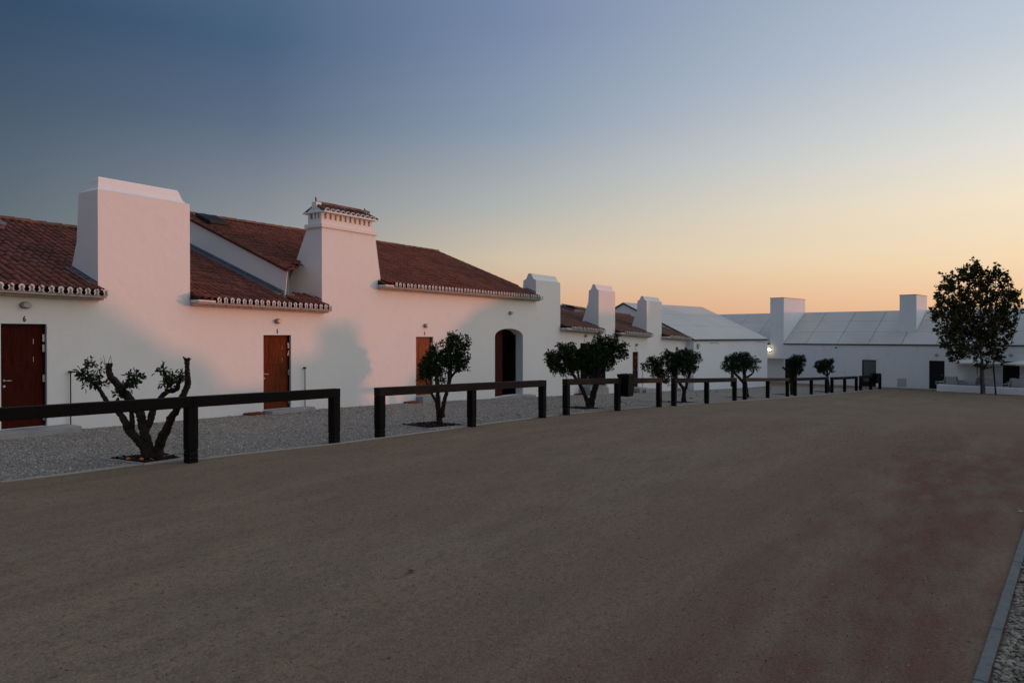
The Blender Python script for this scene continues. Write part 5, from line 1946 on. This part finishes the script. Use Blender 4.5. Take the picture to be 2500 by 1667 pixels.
yaw_back = math.atan2(-wn_.y, -wn_.x) - math.pi / 2      # back towards the camera
for px, a, r_, lb in ((2299, 1.0, yaw_back + 1.4, 'white folding chair seen from the side before the dark door, leftmost'),
                      (2325, .75, yaw_back + .1, 'white folding chair seen from behind, between the leftmost chair and the parasol'),
                      (2350, 1.2, yaw_back - 1.5, 'white folding chair seen from the side, facing the leftmost pair of chairs'),
                      (2377, 1.3, yaw_back + 1.3, 'pale folding chair just left of the parasol pole'),
                      (2420, .8, yaw_back - .1, 'white folding chair seen from behind, between plane tree trunk and leaning stake'),
                      (2458, 1.0, yaw_back + 1.3, 'white folding chair seen from the side under the brown opening'),
                      (2487, .8, yaw_back + .05, 'white folding chair seen from behind, rightmost')):
    chair_at(px, a, r_, lb)
for px, a, lb in ((2340, 1.9, 'round white terrace table between the left chairs'), (2475, 1.9, 'round white terrace table between the right chairs')):
    c = on_terrace(px, a)
    t = thing('terrace_table', lb, 'table', c, 'white terrace tables')
    MB().tube([c + Vector((0, 0, .70)), c + Vector((0, 0, .73))], .42, 24).build('tabletop', M['chair'], t)
    MB().tube([c, c + Vector((0, 0, .70))], .03, 8).build('leg', M['chair'], t)
    MB().tube([c, c + Vector((0, 0, .025))], .24, 18).build('foot', M['chair'], t)
# stakes of the plane tree
for (pts, lb) in (([(2396.5, 962), (2394.5, 894)], 'upright brown stake touching the left of the plane tree trunk'), ([(2432, 963.5), (2425, 886)], 'leaning brown stake right of the plane tree trunk')):
    b = on_ground(*pts[0])
    t0 = b.x * CT + b.y * ST
    mpp = t0 / F
    tpt = b + Vector((ST, -CT, 0)) * ((pts[1][0] - pts[0][0]) * mpp) + Vector((0, 0, (pts[0][1] - pts[1][1]) * mpp))
    tag(MB().tube([b - Vector((0, 0, .1)), b * .5 + tpt * .5, tpt], [.05, .047, .045], 8, .05).build('tree_stake', M['pole']), lb, 'stake', 'stakes of the plane tree')
    if pts[0][0] > 2400:
        j = b * .12 + tpt * .88
        jt = fp + Vector((0, 0, j.z - fp.z))
        tag(MB().tube([j, (j + jt) / 2 - Vector((0, 0, .02)), jt], .012, 5).build('tree_tie', M['chair']), 'pale tie between plane tree trunk and leaning stake', 'tie')

# ================================================================== litter on the ground
def leaf_litter(px, py, size, label, m_='dryleaf', seed=1, grp='fallen leaves'):
    random.seed(seed)
    c = on_ground(px, py)
    c.z += .012
    pts = []
    n = 11
    for k in range(n):
        a = 2 * math.pi * k / n
        r = size * (.55 + .45 * abs(math.cos(2.5 * a))) * random.uniform(.8, 1.1)
        pts.append((c.x + r * math.cos(a), c.y + r * .8 * math.sin(a), c.z + random.uniform(0, .45) * size * (1 if k % 2 else .3)))
    mb = MB()
    mb.v = [(c.x, c.y, c.z)] + pts
    mb.f = [(0, 1 + k, 1 + (k + 1) % n) for k in range(n)]
    tag(mb.build('fallen_leaf', M[m_]), label, 'leaf', grp)


leaf_litter(1003, 1398, .040, 'curled brown leaf lying alone in the middle of the sand court', seed=3)
leaf_litter(2495, 1251, .045, 'pale curled leaf at the right edge of the photo, above the kerb', 'paleleaf', 5)
leaf_litter(2338, 1090, .028, 'small dark leaf on the sand far right', seed=7)
leaf_litter(396, 1448, .018, 'tiny dark leaf on the sand lower left', seed=8)
leaf_litter(2091, 1040, .05, 'brown leaf on the sand before the farthest rail', seed=9)
leaf_litter(1266, 1014, .10, 'flat brown leaf on the gravel before the arched gateway', seed=10)
LT = [(1752, 957), (1777, 957), (1883, 950.5), (1907, 951), (1700, 962), (1706, 967), (1690, 973), (1657, 965), (1840, 958), (1718, 977), (1960, 944), (1990, 948), (2008, 950), (1530, 985), (1517, 983),
      (2169, 951), (2202, 956), (2219, 955.5), (2229, 953), (2237, 957), (2248, 954.5), (2278, 955), (2285, 977), (2370, 960), (2384, 961)]
for k, (px, py) in enumerate(LT):
    leaf_litter(px + random.uniform(-2, 2), py, random.uniform(.07, .13), 'dark fallen leaf among others near the far wall and the last trees', seed=20 + k, grp='dark leaves scattered near the far wall')
# oranges in the first tree pit
for px, py, lb in ((312, 1126.5, 'small orange lying in the first tree pit, left one'), (344.5, 1127, 'small orange lying in the first tree pit, right one nearest the trunk')):
    c = on_ground(px, py)
    tag(blob(c + Vector((0, 0, .04)), .034, .034, .031, M['orange'], 'orange', None, 2), lb, 'fruit', 'oranges in the tree pit')
c = on_ground(410, 1121)
tag(MB().tube([c + Vector((.30 * math.cos(a), .16 * math.sin(a), .045 + .01 * math.sin(3 * a))) for a in np.linspace(-.6, 3.4, 16)], .010, 6).build('irrigation_hose', M['lampbase'], None, True), 'thin grey hose loop in the first tree pit', 'hose')

for o in list(bpy.data.objects):
    if 'wl' in o.keys():
        del o['wl']
